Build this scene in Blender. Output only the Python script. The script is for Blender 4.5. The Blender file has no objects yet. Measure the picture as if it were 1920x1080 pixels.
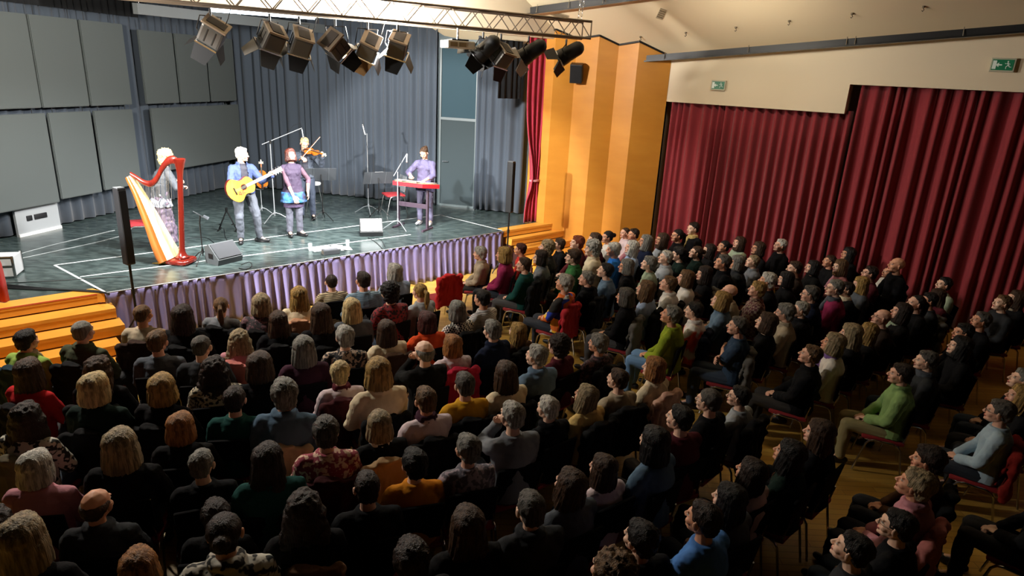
import bpy, bmesh, math, random
from mathutils import Vector as V, Matrix as M, noise
random.seed(7)
PI = math.pi
SC = bpy.context.scene
COL = SC.collection

# ---------------------------------------------------------------- camera
F = 1211.0                                   # focal length in pixels of a 1920 px wide frame
K = 1.064                                    # the plan below is drawn for an eye height of 3.9 and scaled to true size
CAM = V((0, 0, 3.9))
_dn = V((765 - 960, 4220 - 540, F)).normalized()
_up = -_dn
_f = V((0, 0, 1)); _y = (_f - _up * _f.dot(_up)).normalized(); _x = _y.cross(_up)
def cam2world(v):
    return V((_x.dot(v), _y.dot(v), _up.dot(v)))
cam = bpy.data.objects.new('camera', bpy.data.cameras.new('camera'))
COL.objects.link(cam)
cx, cy, cz = cam2world(V((1, 0, 0))), cam2world(V((0, -1, 0))), cam2world(V((0, 0, -1)))
mw = M(((cx.x, cy.x, cz.x, 0), (cx.y, cy.y, cz.y, 0), (cx.z, cy.z, cz.z, 3.9 * K), (0, 0, 0, 1)))
cam.matrix_world = mw
cam.data.sensor_width = 36
cam.data.lens = F / 1920 * 36
cam.data.clip_end = 100
SC.camera = cam
def ray(px, py): return cam2world(V((px - 960, py - 540, F)))
def at(px, py, z):
    d = ray(px, py); return CAM + d * ((z - CAM.z) / d.z)
def onplane(px, py, n, k):
    d = ray(px, py); return CAM + d * (k / (n[0] * d.x + n[1] * d.y))
def online(px, py, p0, d):
    """the point of the vertical plane through plan point p0 with direction d that shows at a pixel"""
    n = (-d[1], d[0]); return onplane(px, py, n, n[0] * p0[0] + n[1] * p0[1])
def rot2(a): return V((math.cos(math.radians(a)), math.sin(math.radians(a))))

# ---------------------------------------------------------------- world and light
SC.view_settings.view_transform = 'Standard'
SC.view_settings.look = 'None'
SC.view_settings.gamma = 1
SC.view_settings.exposure = 0.0
try: SC.view_settings.use_curve_mapping = False
except Exception: pass
w = bpy.data.worlds.new('hall_air'); SC.world = w; w.use_nodes = True
w.node_tree.nodes['Background'].inputs[0].default_value = (0.5, 0.5, 0.55, 1)
w.node_tree.nodes['Background'].inputs[1].default_value = 0.0015
try:
    SC.cycles.use_denoising = True
    SC.cycles.max_bounces = 6; SC.cycles.diffuse_bounces = 4; SC.cycles.glossy_bounces = 3
    SC.cycles.transmission_bounces = 3; SC.cycles.transparent_max_bounces = 6
    SC.cycles.sample_clamp_indirect = 4
    SC.cycles.caustics_reflective = False; SC.cycles.caustics_refractive = False
except Exception: pass
HS = 0.78                                    # stage height
def lamp(name, kind, loc, aim, energy, color=(1, 1, 1), **kw):
    l = bpy.data.lights.new(name, kind); l.energy = energy; l.color = color
    for k, v in kw.items(): setattr(l, k, v)
    o = bpy.data.objects.new(name, l); COL.objects.link(o); o.location = loc
    if aim is not None:
        d = V(aim) - V(loc); o.rotation_euler = d.to_track_quat('-Z', 'Y').to_euler()
    return o
# the stage spots hang from the truss; each lamp sits in the mouth of its housing
SPOTS = [  # pixel of the housing, aim (x, y, z), power, cone, kind
    ((398, 66), (-6.6, 10.6, .9), 800, 90, 'flood'), ((508, 76), (-5.5, 10.4, 1.2), 800, 60, 'flood'),
    ((563, 84), (-4.9, 11.2, 1.2), 900, 60, 'flood'), ((630, 88), (-1.75, 13.6, 1.75), 1700, 46, 'flood'),
    ((690, 92), (-4.2, 12.6, 1.2), 600, 80, 'flood'), ((746, 90), (-3.0, 12.4, .9), 600, 90, 'flood'),
    ((905, 98), (-4.0, 12.2, 1.2), 700, 50, 'spot'), ((938, 108), (-2.6, 12.6, 1.0), 350, 60, 'flood'),
    ((990, 102), (-4.2, 12.0, 1.2), 500, 60, 'spot'), ((1060, 104), (-4.4, 12.4, 1.1), 800, 45, 'spot')]
TA, TB = V((-4.14, 9.21)), V((1.15, 12.15)); TD = (TB - TA).normalized()
SPOTPOS = []
for (px, aim, e, cone, kind) in SPOTS:
    p = online(px[0], px[1], TA, TD); a = V(aim); d = (a - p).normalized()
    SPOTPOS.append((p, d, kind))
    lamp('stage_spot_light', 'SPOT', p + d * 0.21, aim, e * 1.5, (0.97, 0.98, 1.0), spot_size=math.radians(cone), spot_blend=0.9, shadow_soft_size=0.07)
# unseen fill lamps, added to brighten the hall, the left steps and the side wall


lamp('added_hall_fill', 'POINT', (-2.1, 10.6, 4.40), None, 1450, (1.0, 0.96, 0.91), shadow_soft_size=.2)  # added fill without a fixture, stands in for spot spill on hall and audience
lamp('added_hall_fill', 'POINT', (-5.7, 7.3, 4.4), None, 1000, (1.0, 0.93, 0.82), shadow_soft_size=.2)  # added fill without a fixture, brightens the left steps
lamp('added_wall_fill', 'AREA', (3.3, 10.9, 4.7), (4.2, 12.7, 3.7), 30, (1.0, 0.90, 0.74), shape='RECTANGLE', size=1.6, size_y=.15)  # added area fill to lift the side wall, no such fixture hangs there
# follow spot on the gallery beside the camera: throws the musicians' shadows on the back wall
lamp('gallery_spot', 'SPOT', (-7.0, 5.0, 4.4), (-2.9, 13.4, 1.15), 6400, (1.0, 0.98, 0.95), spot_size=math.radians(40), spot_blend=.3, shadow_soft_size=.08)

# ---------------------------------------------------------------- materials
MATS = {}
def rgb(h):
    h = h.lstrip('#'); c = [int(h[i:i+2], 16) / 255 for i in (0, 2, 4)]
    return tuple(((x + 0.055) / 1.055) ** 2.4 if x > 0.04045 else x / 12.92 for x in c) + (1,)
def mat(name, col, rough=0.6, metal=0.0, bump=0.0, bscale=60, col2=None, pattern=None, pscale=30, sheen=0.0, emit=0, spec=0.5, aniso=None, alpha=1.0):
    if name in MATS: return MATS[name]
    m = bpy.data.materials.new(name); m.use_nodes = True; MATS[name] = m
    nt = m.node_tree; N = nt.nodes; L = nt.links; b = N['Principled BSDF']
    c = rgb(col) if isinstance(col, str) else col
    b.inputs['Base Color'].default_value = c
    b.inputs['Roughness'].default_value = rough; b.inputs['Metallic'].default_value = metal
    b.inputs['Specular IOR Level'].default_value = spec
    if sheen: b.inputs['Sheen Weight'].default_value = sheen
    if alpha < 1: b.inputs['Alpha'].default_value = alpha
    if emit:
        b.inputs['Emission Color'].default_value = c; b.inputs['Emission Strength'].default_value = emit
    tc = N.new('ShaderNodeTexCoord'); mp = N.new('ShaderNodeMapping'); L.new(tc.outputs['Object'], mp.inputs[0])
    if aniso: mp.inputs['Scale'].default_value = aniso
    if pattern:
        c2 = rgb(col2) if isinstance(col2, str) else col2
        mix = N.new('ShaderNodeMix'); mix.data_type = 'RGBA'
        mix.inputs['A'].default_value = c; mix.inputs['B'].default_value = c2
        def ramp(src, lo, hi):
            r = N.new('ShaderNodeMapRange'); r.inputs['From Min'].default_value = lo; r.inputs['From Max'].default_value = hi
            L.new(src, r.inputs['Value']); L.new(r.outputs[0], mix.inputs['Factor'])
        if pattern == 'noise':
            t = N.new('ShaderNodeTexNoise'); t.inputs['Scale'].default_value = pscale; t.inputs['Detail'].default_value = 4; L.new(mp.outputs[0], t.inputs[0]); ramp(t.outputs[0], .38, .62)
        elif pattern == 'spots':
            t = N.new('ShaderNodeTexNoise'); t.inputs['Scale'].default_value = pscale; t.inputs['Detail'].default_value = 1; L.new(mp.outputs[0], t.inputs[0]); ramp(t.outputs[0], .5, .56)
        elif pattern == 'check':
            t = N.new('ShaderNodeTexChecker'); t.inputs['Scale'].default_value = pscale; L.new(mp.outputs[0], t.inputs[0]); L.new(t.outputs['Fac'], mix.inputs['Factor'])
        elif pattern in ('stripe', 'vstripe'):
            t = N.new('ShaderNodeTexWave'); t.inputs['Scale'].default_value = pscale; t.bands_direction = 'Z' if pattern == 'stripe' else 'X'; L.new(mp.outputs[0], t.inputs[0]); ramp(t.outputs[0], .45, .55)
        elif pattern == 'wood':
            t = N.new('ShaderNodeTexNoise'); t.inputs['Scale'].default_value = pscale; t.inputs['Detail'].default_value = 6; L.new(mp.outputs[0], t.inputs[0]); ramp(t.outputs[0], .3, .7)
        elif pattern == 'brick':
            t = N.new('ShaderNodeTexBrick'); t.inputs['Scale'].default_value = pscale; t.inputs['Color1'].default_value = c; t.inputs['Color2'].default_value = c2
            t.inputs['Mortar'].default_value = tuple(x * .5 for x in c[:3]) + (1,); t.inputs['Mortar Size'].default_value = .006
            t.inputs['Brick Width'].default_value = 1.2; t.inputs['Row Height'].default_value = .14
            L.new(mp.outputs[0], t.inputs[0]); L.new(t.outputs['Color'], b.inputs['Base Color'])
        elif pattern == 'blocks':
            t = N.new('ShaderNodeTexVoronoi'); t.distance = 'CHEBYCHEV'; t.inputs['Scale'].default_value = pscale; t.inputs['Randomness'].default_value = .55; L.new(mp.outputs[0], t.inputs[0])
            cr = N.new('ShaderNodeValToRGB'); sp = N.new('ShaderNodeSeparateColor'); L.new(t.outputs['Color'], sp.inputs[0]); L.new(sp.outputs[0], cr.inputs[0])
            cr.color_ramp.interpolation = 'CONSTANT'
            e = cr.color_ramp.elements; cols = ['#f2c62a', '#2440b8', '#e8e4d8', '#d96a1e', '#a01c24', '#141414']
            e[0].color = rgb(cols[0]); e[1].color = rgb(cols[1]); e[1].position = .22
            for i, cc in enumerate(cols[2:]):
                k = e.new(.38 + i * .16); k.color = rgb(cc)
            L.new(cr.outputs[0], b.inputs['Base Color'])
        if pattern not in ('brick', 'blocks'): L.new(mix.outputs['Result'], b.inputs['Base Color'])
    if bump:
        t = N.new('ShaderNodeTexNoise'); t.inputs['Scale'].default_value = bscale; t.inputs['Detail'].default_value = 3
        L.new(mp.outputs[0], t.inputs[0])
        bp = N.new('ShaderNodeBump'); bp.inputs['Strength'].default_value = bump; bp.inputs['Distance'].default_value = .02
        L.new(t.outputs[0], bp.inputs['Height']); L.new(bp.outputs[0], b.inputs['Normal'])
    return m

# ---------------------------------------------------------------- mesh helpers
def link(o, parent=None):
    COL.objects.link(o)
    if parent is not None: o.parent = parent
    return o
def tag(o, label=None, cat=None, group=None, kind=None):
    if label: o['label'] = label
    if cat: o['category'] = cat
    if group: o['group'] = group
    if kind: o['kind'] = kind
    return o
def empty(name, loc=(0, 0, 0), rz=0, label=None, cat=None, group=None):
    o = bpy.data.objects.new(name, None); o.empty_display_size = .1
    link(o); o.location = loc; o.rotation_euler = (0, 0, rz)
    return tag(o, label, cat, group)
class MB:
    def __init__(s): s.bm = bmesh.new()
    def box(s, c, d, rz=0, m=None, bev=0):
        r = bmesh.ops.create_cube(s.bm, size=1)['verts']
        T = M.Translation(V(c)) @ M.Rotation(rz, 4, 'Z') if m is None else m @ M.Translation(V(c))
        bmesh.ops.transform(s.bm, matrix=T @ M.Diagonal((d[0], d[1], d[2], 1)), verts=r)
        if bev:
            es = list({e for v in r for e in v.link_edges})
            bmesh.ops.bevel(s.bm, geom=es, offset=bev, segments=2, affect='EDGES', profile=.6)
        return s
    def rings(s, rs, n=14, cap=True):
        """closed loft through elliptical rings (centre, U, V)"""
        prev = None; first = None
        for (c, u, v) in rs:
            ring = [s.bm.verts.new(c + u * math.cos(2 * PI * i / n) + v * math.sin(2 * PI * i / n)) for i in range(n)]
            if prev:
                for i in range(n): s.bm.faces.new((prev[i], prev[(i + 1) % n], ring[(i + 1) % n], ring[i]))
            else: first = ring
            prev = ring
        if cap:
            s.bm.faces.new(list(reversed(first))); s.bm.faces.new(prev)
        return s
    def tube(s, pts, r, n=8, r1=None):
        pts = [V(p) for p in pts]; rs = []; ref = None
        for i, p in enumerate(pts):
            t = (pts[min(i + 1, len(pts) - 1)] - pts[max(i - 1, 0)]).normalized()
            if ref is None: ref = t.orthogonal().normalized()
            u = (ref - t * ref.dot(t)).normalized(); v = t.cross(u); ref = u
            rr = r if r1 is None else r + (r1 - r) * i / max(1, len(pts) - 1)
            rs.append((p, u * rr, v * rr))
        return s.rings(rs, n)
    def cap(s, p0, p1, r0, r1=None, n=12):
        p0, p1 = V(p0), V(p1); r1 = r0 if r1 is None else r1
        t = (p1 - p0); t = t.normalized() if t.length > 1e-6 else V((0, 0, 1))
        u = t.orthogonal().normalized(); v = t.cross(u); rs = []
        for a in (-80, -50, -20, 0):
            a = math.radians(a); rs.append((p0 + t * r0 * math.sin(a), u * r0 * math.cos(a), v * r0 * math.cos(a)))
        for a in (0, 20, 50, 80):
            a = math.radians(a); rs.append((p1 + t * r1 * math.sin(a), u * r1 * math.cos(a), v * r1 * math.cos(a)))
        return s.rings(rs, n)
    def ell(s, c, r, m=None, sub=2):
        vs = bmesh.ops.create_icosphere(s.bm, subdivisions=sub, radius=1)['verts']
        T = M.Translation(V(c)) @ (m.to_4x4() if m is not None else M.Identity(4)) @ M.Diagonal((r[0], r[1], r[2], 1))
        bmesh.ops.transform(s.bm, matrix=T, verts=vs)
        return s
    def prism(s, pts, z0, z1):
        a = [s.bm.verts.new((p[0], p[1], z0)) for p in pts]; b = [s.bm.verts.new((p[0], p[1], z1)) for p in pts]
        n = len(pts)
        for i in range(n): s.bm.faces.new((a[i], a[(i + 1) % n], b[(i + 1) % n], b[i]))
        s.bm.faces.new(list(reversed(a))); s.bm.faces.new(b)
        return s
    def plate(s, pts, off):
        """solid slab: polygon of 3D points extruded by vector off"""
        off = V(off); a = [s.bm.verts.new(V(p)) for p in pts]; b = [s.bm.verts.new(V(p) + off) for p in pts]; n = len(pts)
        for i in range(n): s.bm.faces.new((a[i], a[(i + 1) % n], b[(i + 1) % n], b[i]))
        s.bm.faces.new(list(reversed(a))); s.bm.faces.new(b)
        return s
    def lathe(s, prof, n=20, c=(0, 0, 0)):
        c = V(c); return s.rings([(c + V((0, 0, z)), V((r, 0, 0)), V((0, r, 0))) for r, z in prof], n)
    def xf(s, m): bmesh.ops.transform(s.bm, matrix=m, verts=s.bm.verts[:]); return s
    def mesh(s, name, smooth=True, ang=40):
        bmesh.ops.recalc_face_normals(s.bm, faces=s.bm.faces[:])
        me = bpy.data.meshes.new(name); s.bm.to_mesh(me); s.bm.free()
        if smooth:
            for p in me.polygons: p.use_smooth = True
            try: me.set_sharp_from_angle(angle=math.radians(ang))
            except Exception: pass
        return me
    def build(s, name, m, parent=None, smooth=True, ang=40):
        me = s.mesh(name, smooth, ang); me.materials.append(m)
        return link(bpy.data.objects.new(name, me), parent)
def struct(name, mb, m, smooth=False, parent=None):
    o = mb.build(name, m, parent, smooth)
    o['kind'] = 'structure'; return o
def inst(name, me, mats, parent=None, mtx=None):
    """an object of its own on shared mesh data, materials on the object"""
    o = bpy.data.objects.new(name, me); link(o, parent)
    if mats:
        for i, m in enumerate(mats):
            if i < len(o.material_slots):
                o.material_slots[i].link = 'OBJECT'; o.material_slots[i].material = m
    if mtx is not None: o.matrix_local = mtx
    return o
DUMMY = bpy.data.materials.new('cloth')
def vox(mb, size, smooth=4, ratio=1.0, disp=None, name='form', slots=1):
    bmesh.ops.recalc_face_normals(mb.bm, faces=mb.bm.faces[:])
    me = bpy.data.meshes.new(name); mb.bm.to_mesh(me); mb.bm.free()
    o = bpy.data.objects.new('tmp', me); COL.objects.link(o)
    r = o.modifiers.new('r', 'REMESH'); r.mode = 'VOXEL'; r.voxel_size = size
    if smooth:
        k = o.modifiers.new('s', 'SMOOTH'); k.factor = .5; k.iterations = smooth
    if ratio < 1:
        d = o.modifiers.new('d', 'DECIMATE'); d.ratio = ratio
    dg = bpy.context.evaluated_depsgraph_get(); out = bpy.data.meshes.new_from_object(o.evaluated_get(dg))
    bpy.data.objects.remove(o); bpy.data.meshes.remove(me)
    out.name = name
    if disp:
        ns = [v.normal.copy() for v in out.vertices]
        for v, nn in zip(out.vertices, ns): v.co = disp(v.co.copy(), nn)
    for p in out.polygons: p.use_smooth = True
    out.materials.clear()
    for _ in range(slots): out.materials.append(DUMMY)
    return out

# ---------------------------------------------------------------- people: one skinned body per pose, hair and clothes as parts
def ik(a, b, l1, l2, pole):
    a, b, pole = V(a), V(b), V(pole); d = b - a; L = min(d.length, (l1 + l2) * .995); t = d.normalized()
    x = (l1 * l1 - l2 * l2 + L * L) / (2 * L); h = math.sqrt(max(1e-5, l1 * l1 - x * x))
    p = (pole - t * pole.dot(t)).normalized()
    return a + t * x + p * h
def head_prims(mb, T, fem=False):
    R3 = T.to_3x3()
    def e(c, r, rx=0, ry=0, rz=0):
        mb.ell(T @ V(c), r, R3 @ (M.Rotation(rz, 3, 'Z') @ M.Rotation(ry, 3, 'Y') @ M.Rotation(rx, 3, 'X')))
    e((0, -.014, .034), (.075, .094, .082)); e((0, .02, -.015), (.062, .066, .085)); e((0, .042, -.075), (.040, .040, .032))
    e((0, .0, -.045), (.057, .06, .055)); e((0, .074, .028), (.050, .014, .010))
    for s in (-1, 1):
        e((s * .036, .052, -.028), (.026, .028, .026)); e((s * .078, -.005, -.008), (.008, .019, .032), rx=-.25, rz=s * -.3)
        e((s * .030, .073, .008), (.013, .012, .009)); e((s * .011, .094, -.027), (.008, .009, .007))
    mb.cap(T @ V((0, .082, .012)), T @ V((0, .103, -.022)), .008, .0115)
    e((0, .083, -.052), (.022, .010, .006)); e((0, .081, -.062), (.019, .010, .007)); e((0, .075, -.086), (.018, .014, .014))
def hand_prims(mb, wr, fwd, up, side, curl=.45, scale=1.0, spread=.0):
    """side: +1 thumb towards +x of the hand frame"""
    f = V(fwd).normalized(); u = V(up); u = (u - f * u.dot(f)).normalized(); x = f.cross(u) * side
    P = lambda a, b, c: V(wr) + (x * a + f * b + u * c) * scale
    R3 = M((x, f, u)).transposed()
    mb.ell(P(0, .045, 0), (.040 * scale, .052 * scale, .015 * scale), R3)
    mb.cap(V(wr) - f * .02, P(0, .03, 0), .025 * scale, .022 * scale)
    for i, (bx, ln) in enumerate(((.030, .070), (.010, .078), (-.011, .073), (-.031, .057))):
        p = P(bx, .083, 0); a = 0; d0 = .0; k = curl * (1 + .12 * i)
        for j, q in enumerate((.42, .32, .26)):
            a += k * (.7 if j == 0 else 1.0)
            dr = x * (bx * (3 + spread)) + f * math.cos(a) - u * math.sin(a); q2 = p + dr.normalized() * ln * q * scale
            mb.cap(p, q2, (.0095 - .0012 * j) * scale, (.0088 - .0012 * j) * scale, 8); p = q2
    t0, t1, t2, t3 = P(.028, .018, -.004), P(.052, .045, -.012), P(.060, .072, -.020), P(.056, .094, -.030)
    mb.cap(t0, t1, .013 * scale, .011 * scale, 8); mb.cap(t1, t2, .0105 * scale, .0095 * scale, 8); mb.cap(t2, t3, .0095 * scale, .0075 * scale, 8)
class Pose: pass
def pose(pelvis=(0, -.08, .50), chest=(0, -.09, .86), neck=(0, -.07, 1.03), head=(0, -.03, 1.19), hyaw=0, hpitch=0, hroll=0,
         wL=(-.06, .17, .60), wR=(.06, .19, .59), fL=(.6, .7, -.15), fR=(-.6, .7, -.15), uL=(0, 0, 1), uR=(0, 0, 1), pL=(-1, -.4, -.5), pR=(1, -.4, -.5),
         cL=.5, cR=.5, kL=(-.11, .36, .50), kR=(.11, .36, .50), aL=(-.12, .36, .09), aR=(.12, .38, .09), tL=(-.14, .51, .035), tR=(.14, .53, .035), sw=.170, cyaw=0, standing=False, hip=.095, hs=1.12):
    P = Pose(); P.__dict__.update(locals()); del P.__dict__['P']
    P.cR3 = M.Rotation(math.radians(cyaw), 3, 'Z')
    c = V(neck); P.sL = c + P.cR3 @ V((-sw, -.005, -.072)); P.sR = c + P.cR3 @ V((sw, -.005, -.072))
    P.eL = ik(P.sL, wL, .285, .255, pL); P.eR = ik(P.sR, wR, .285, .255, pR)
    P.hL = V(pelvis) + V((-hip, .0, 0)); P.hR = V(pelvis) + V((hip, .0, 0))
    P.HT = M.Translation(V(head)) @ M.Rotation(math.radians(hyaw), 4, 'Z') @ M.Rotation(math.radians(hroll), 4, 'Y') @ M.Rotation(math.radians(hpitch), 4, 'X') @ M.Scale(hs, 4)
    return P
def torso(mb, P, g, hips=True, fem=False):
    pv, ch, nk = V(P.pelvis), V(P.chest), V(P.neck); C = P.cR3
    X = V((1, 0, 0)); rs = []
    def ring(c, rx, ry, f):
        R3 = M.Rotation(math.radians(P.cyaw) * f, 3, 'Z'); rs.append((c, R3 @ V((rx + g, 0, 0)), R3 @ V((0, ry + g, 0))))
    if hips: ring(pv + V((0, 0, -.07)), .135, .10, 0); ring(pv, .172, .122, 0)
    ring(pv.lerp(ch, .45), .142 if not fem else .13, .108, .5); ring(pv.lerp(ch, .75), .155, .114, .8); ring(ch, .168, .118, 1)
    ring(ch.lerp(nk, .5), .165, .100, 1); ring(ch.lerp(nk, .78), .125, .075, 1); ring(nk, .066, .062, 1); ring(nk + (V(P.head) - nk) * .12, .056, .058, 1)
    mb.rings(rs, 18)
    if fem:
        for s in (-1, 1): mb.ell(ch + C @ V((s * .065, .078, -.01)), (.055 + g, .042 + g, .055 + g))
def body_mesh(P, fem=False, vs=.0062, ratio=.62, hand=1.0, name='body'):
    mb = MB(); head_prims(mb, P.HT, fem); torso(mb, P, 0, True, fem)
    hb = P.HT @ V((0, -.028, -.06)); mb.cap(V(P.neck) + V((0, 0, -.02)), hb, .057, .052)
    for s, e, w_, f, u, k, sd in ((P.sL, P.eL, P.wL, P.fL, P.uL, P.cL, 1), (P.sR, P.eR, P.wR, P.fR, P.uR, P.cR, -1)):
        mb.cap(V(P.neck) + V((0, -.01, -.045)), s, .045, .05); mb.cap(s, e, .050, .040); mb.cap(e, w_, .040, .025); hand_prims(mb, w_, f, u, sd, k, hand)
    for h, k, a, t in ((P.hL, P.kL, P.aL, P.tL), (P.hR, P.kR, P.aR, P.tR)):
        mb.cap(h, k, .083, .056); mb.cap(k, V(k).lerp(V(a), .35), .053, .056); mb.cap(V(k).lerp(V(a), .35), a, .055, .036); mb.cap(a, V(a).lerp(V(t), .75), .036, .026)
    me = vox(mb, vs, 2, ratio, name=name, slots=4)
    Ti = P.HT.inverted()
    for p in me.polygons:
        c = Ti @ p.center
        if abs(c.x) < .06 and c.y > .05 and -.1 < c.z < .06:
            if (c.x / .022) ** 2 + ((c.z + .057) / .011) ** 2 < 1 and c.y > .075: p.material_index = 1
            elif ((abs(c.x) - .030) / .0135) ** 2 + ((c.z - .007) / .0065) ** 2 < 1: p.material_index = 3 if abs(abs(c.x) - .030) < .006 else 2
    return me
def wrinkle(a, fx=9.0):
    def f(co, n):
        return co + n * (a * noise.noise(V((co.x * fx, co.y * fx, co.z * fx * 1.5))) + a * .5 * noise.noise(co * fx * 2.6))
    return f
def top_mesh(P, fem=False, g=.016, sleeve='long', hem=.0, collar=0, skirt=None, vs=.009, ratio=.5, name='sweater', fold=.010, open_=False):
    mb = MB(); torso(mb, P, g, False, fem); pv = V(P.pelvis)
    rs = []
    if skirt:
        for c, rx, ry in skirt: rs.append((V(c), V((rx, 0, 0)), V((0, ry, 0))))
        mb.rings(rs, 18)
    mb.rings([(pv + V((0, 0, hem - .03)), V((.178 + g, 0, 0)), V((0, .128 + g, 0))), (pv + V((0, 0, .10)), V((.160 + g, 0, 0)), V((0, .118 + g, 0))), (pv + V((0, 0, .22)), V((.145 + g, 0, 0)), V((0, .11 + g, 0)))], 18)
    for s, e, w_ in ((P.sL, P.eL, P.wL), (P.sR, P.eR, P.wR)):
        mb.cap(V(P.neck) + V((0, -.01, -.045)), s, .052 + g * .4, .054 + g * .6)
        
        if sleeve == 'half': mb.cap(s, V(s).lerp(V(e), .72), .060 + g * .6, .054 + g)
        elif sleeve == 'three': mb.cap(s, e, .058 + g * .6, .048 + g * .6); mb.cap(e, V(e).lerp(V(w_), .4), .048 + g * .6, .045 + g * .6)
        elif sleeve == 'long': mb.cap(s, e, .058 + g * .6, .047 + g * .6); mb.cap(e, V(e).lerp(V(w_), .93), .047 + g * .6, .033 + g * .6)
    nk = V(P.neck); mb.rings([(nk + V((0, -.005, -.05)), V((.105, 0, 0)), V((0, .085, 0))), (nk + V((0, .0, .0)), V((.074, 0, 0)), V((0, .070, 0)))], 16)
    if collar: mb.rings([(nk + V((0, 0, -.02)), V((.08 + collar * .3, 0, 0)), V((0, .078 + collar * .3, 0))), (nk + V((0, .0, .02)), V((.078 + collar * .5, 0, 0)), V((0, .076 + collar * .5, 0))), (nk + V((0, .008, .045)), V((.070 + collar * .3, 0, 0)), V((0, .068 + collar * .3, 0)))], 16)
    return vox(mb, vs, 2, ratio, wrinkle(fold), name)
def trouser_mesh(P, g=.014, vs=.010, ratio=.5, name='trousers', end=.0):
    mb = MB(); pv = V(P.pelvis)
    mb.rings([(pv + V((0, 0, -.075)), V((.145, 0, 0)), V((0, .11, 0))), (pv, V((.182, 0, 0)), V((0, .132, 0))), (pv + V((0, 0, .10)), V((.160, 0, 0)), V((0, .118, 0)))], 18)
    for h, k, a in ((P.hL, P.kL, P.aL), (P.hR, P.kR, P.aR)):
        e = V(k).lerp(V(a), .95 - end); mb.cap(h, k, .088 + g, .060 + g); mb.cap(k, V(k).lerp(V(a), .4), .058 + g, .054 + g); mb.cap(V(k).lerp(V(a), .4), e, .054 + g, .044 + g)
    return vox(mb, vs, 2, ratio, wrinkle(.012, 8), name)
def shoe_mesh(P, one=None, name='shoe', boot=False):
    out = []
    for a, t in ((P.aL, P.tL), (P.aR, P.tR)):
        a, t = V(a), V(t); d = V((t.x - a.x, t.y - a.y, 0)).normalized(); mb = MB(); z = min(a.z - .045, .045) if not P.standing else .04
        z = t.z + .008; fl = V((a.x, a.y, z))
        mb.cap(fl - d * .055, fl + d * .07, .038, .040); mb.cap(fl + d * .07, fl + d * .165, .040, .032); mb.cap(a + V((0, 0, .03 if not boot else .12)), fl, .046, .042)
        mb.ell(fl + d * .02 + V((0, 0, .022)), (.045, .085, .036), M.Rotation(math.atan2(-d.x, d.y), 3, 'Z'))
        mb.ell(fl + d * .05 + V((0, 0, -.028)), (.046, .12, .016), M.Rotation(math.atan2(-d.x, d.y), 3, 'Z'))
        out.append(vox(mb, .009, 2, .6, name=name))
    return out
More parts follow.
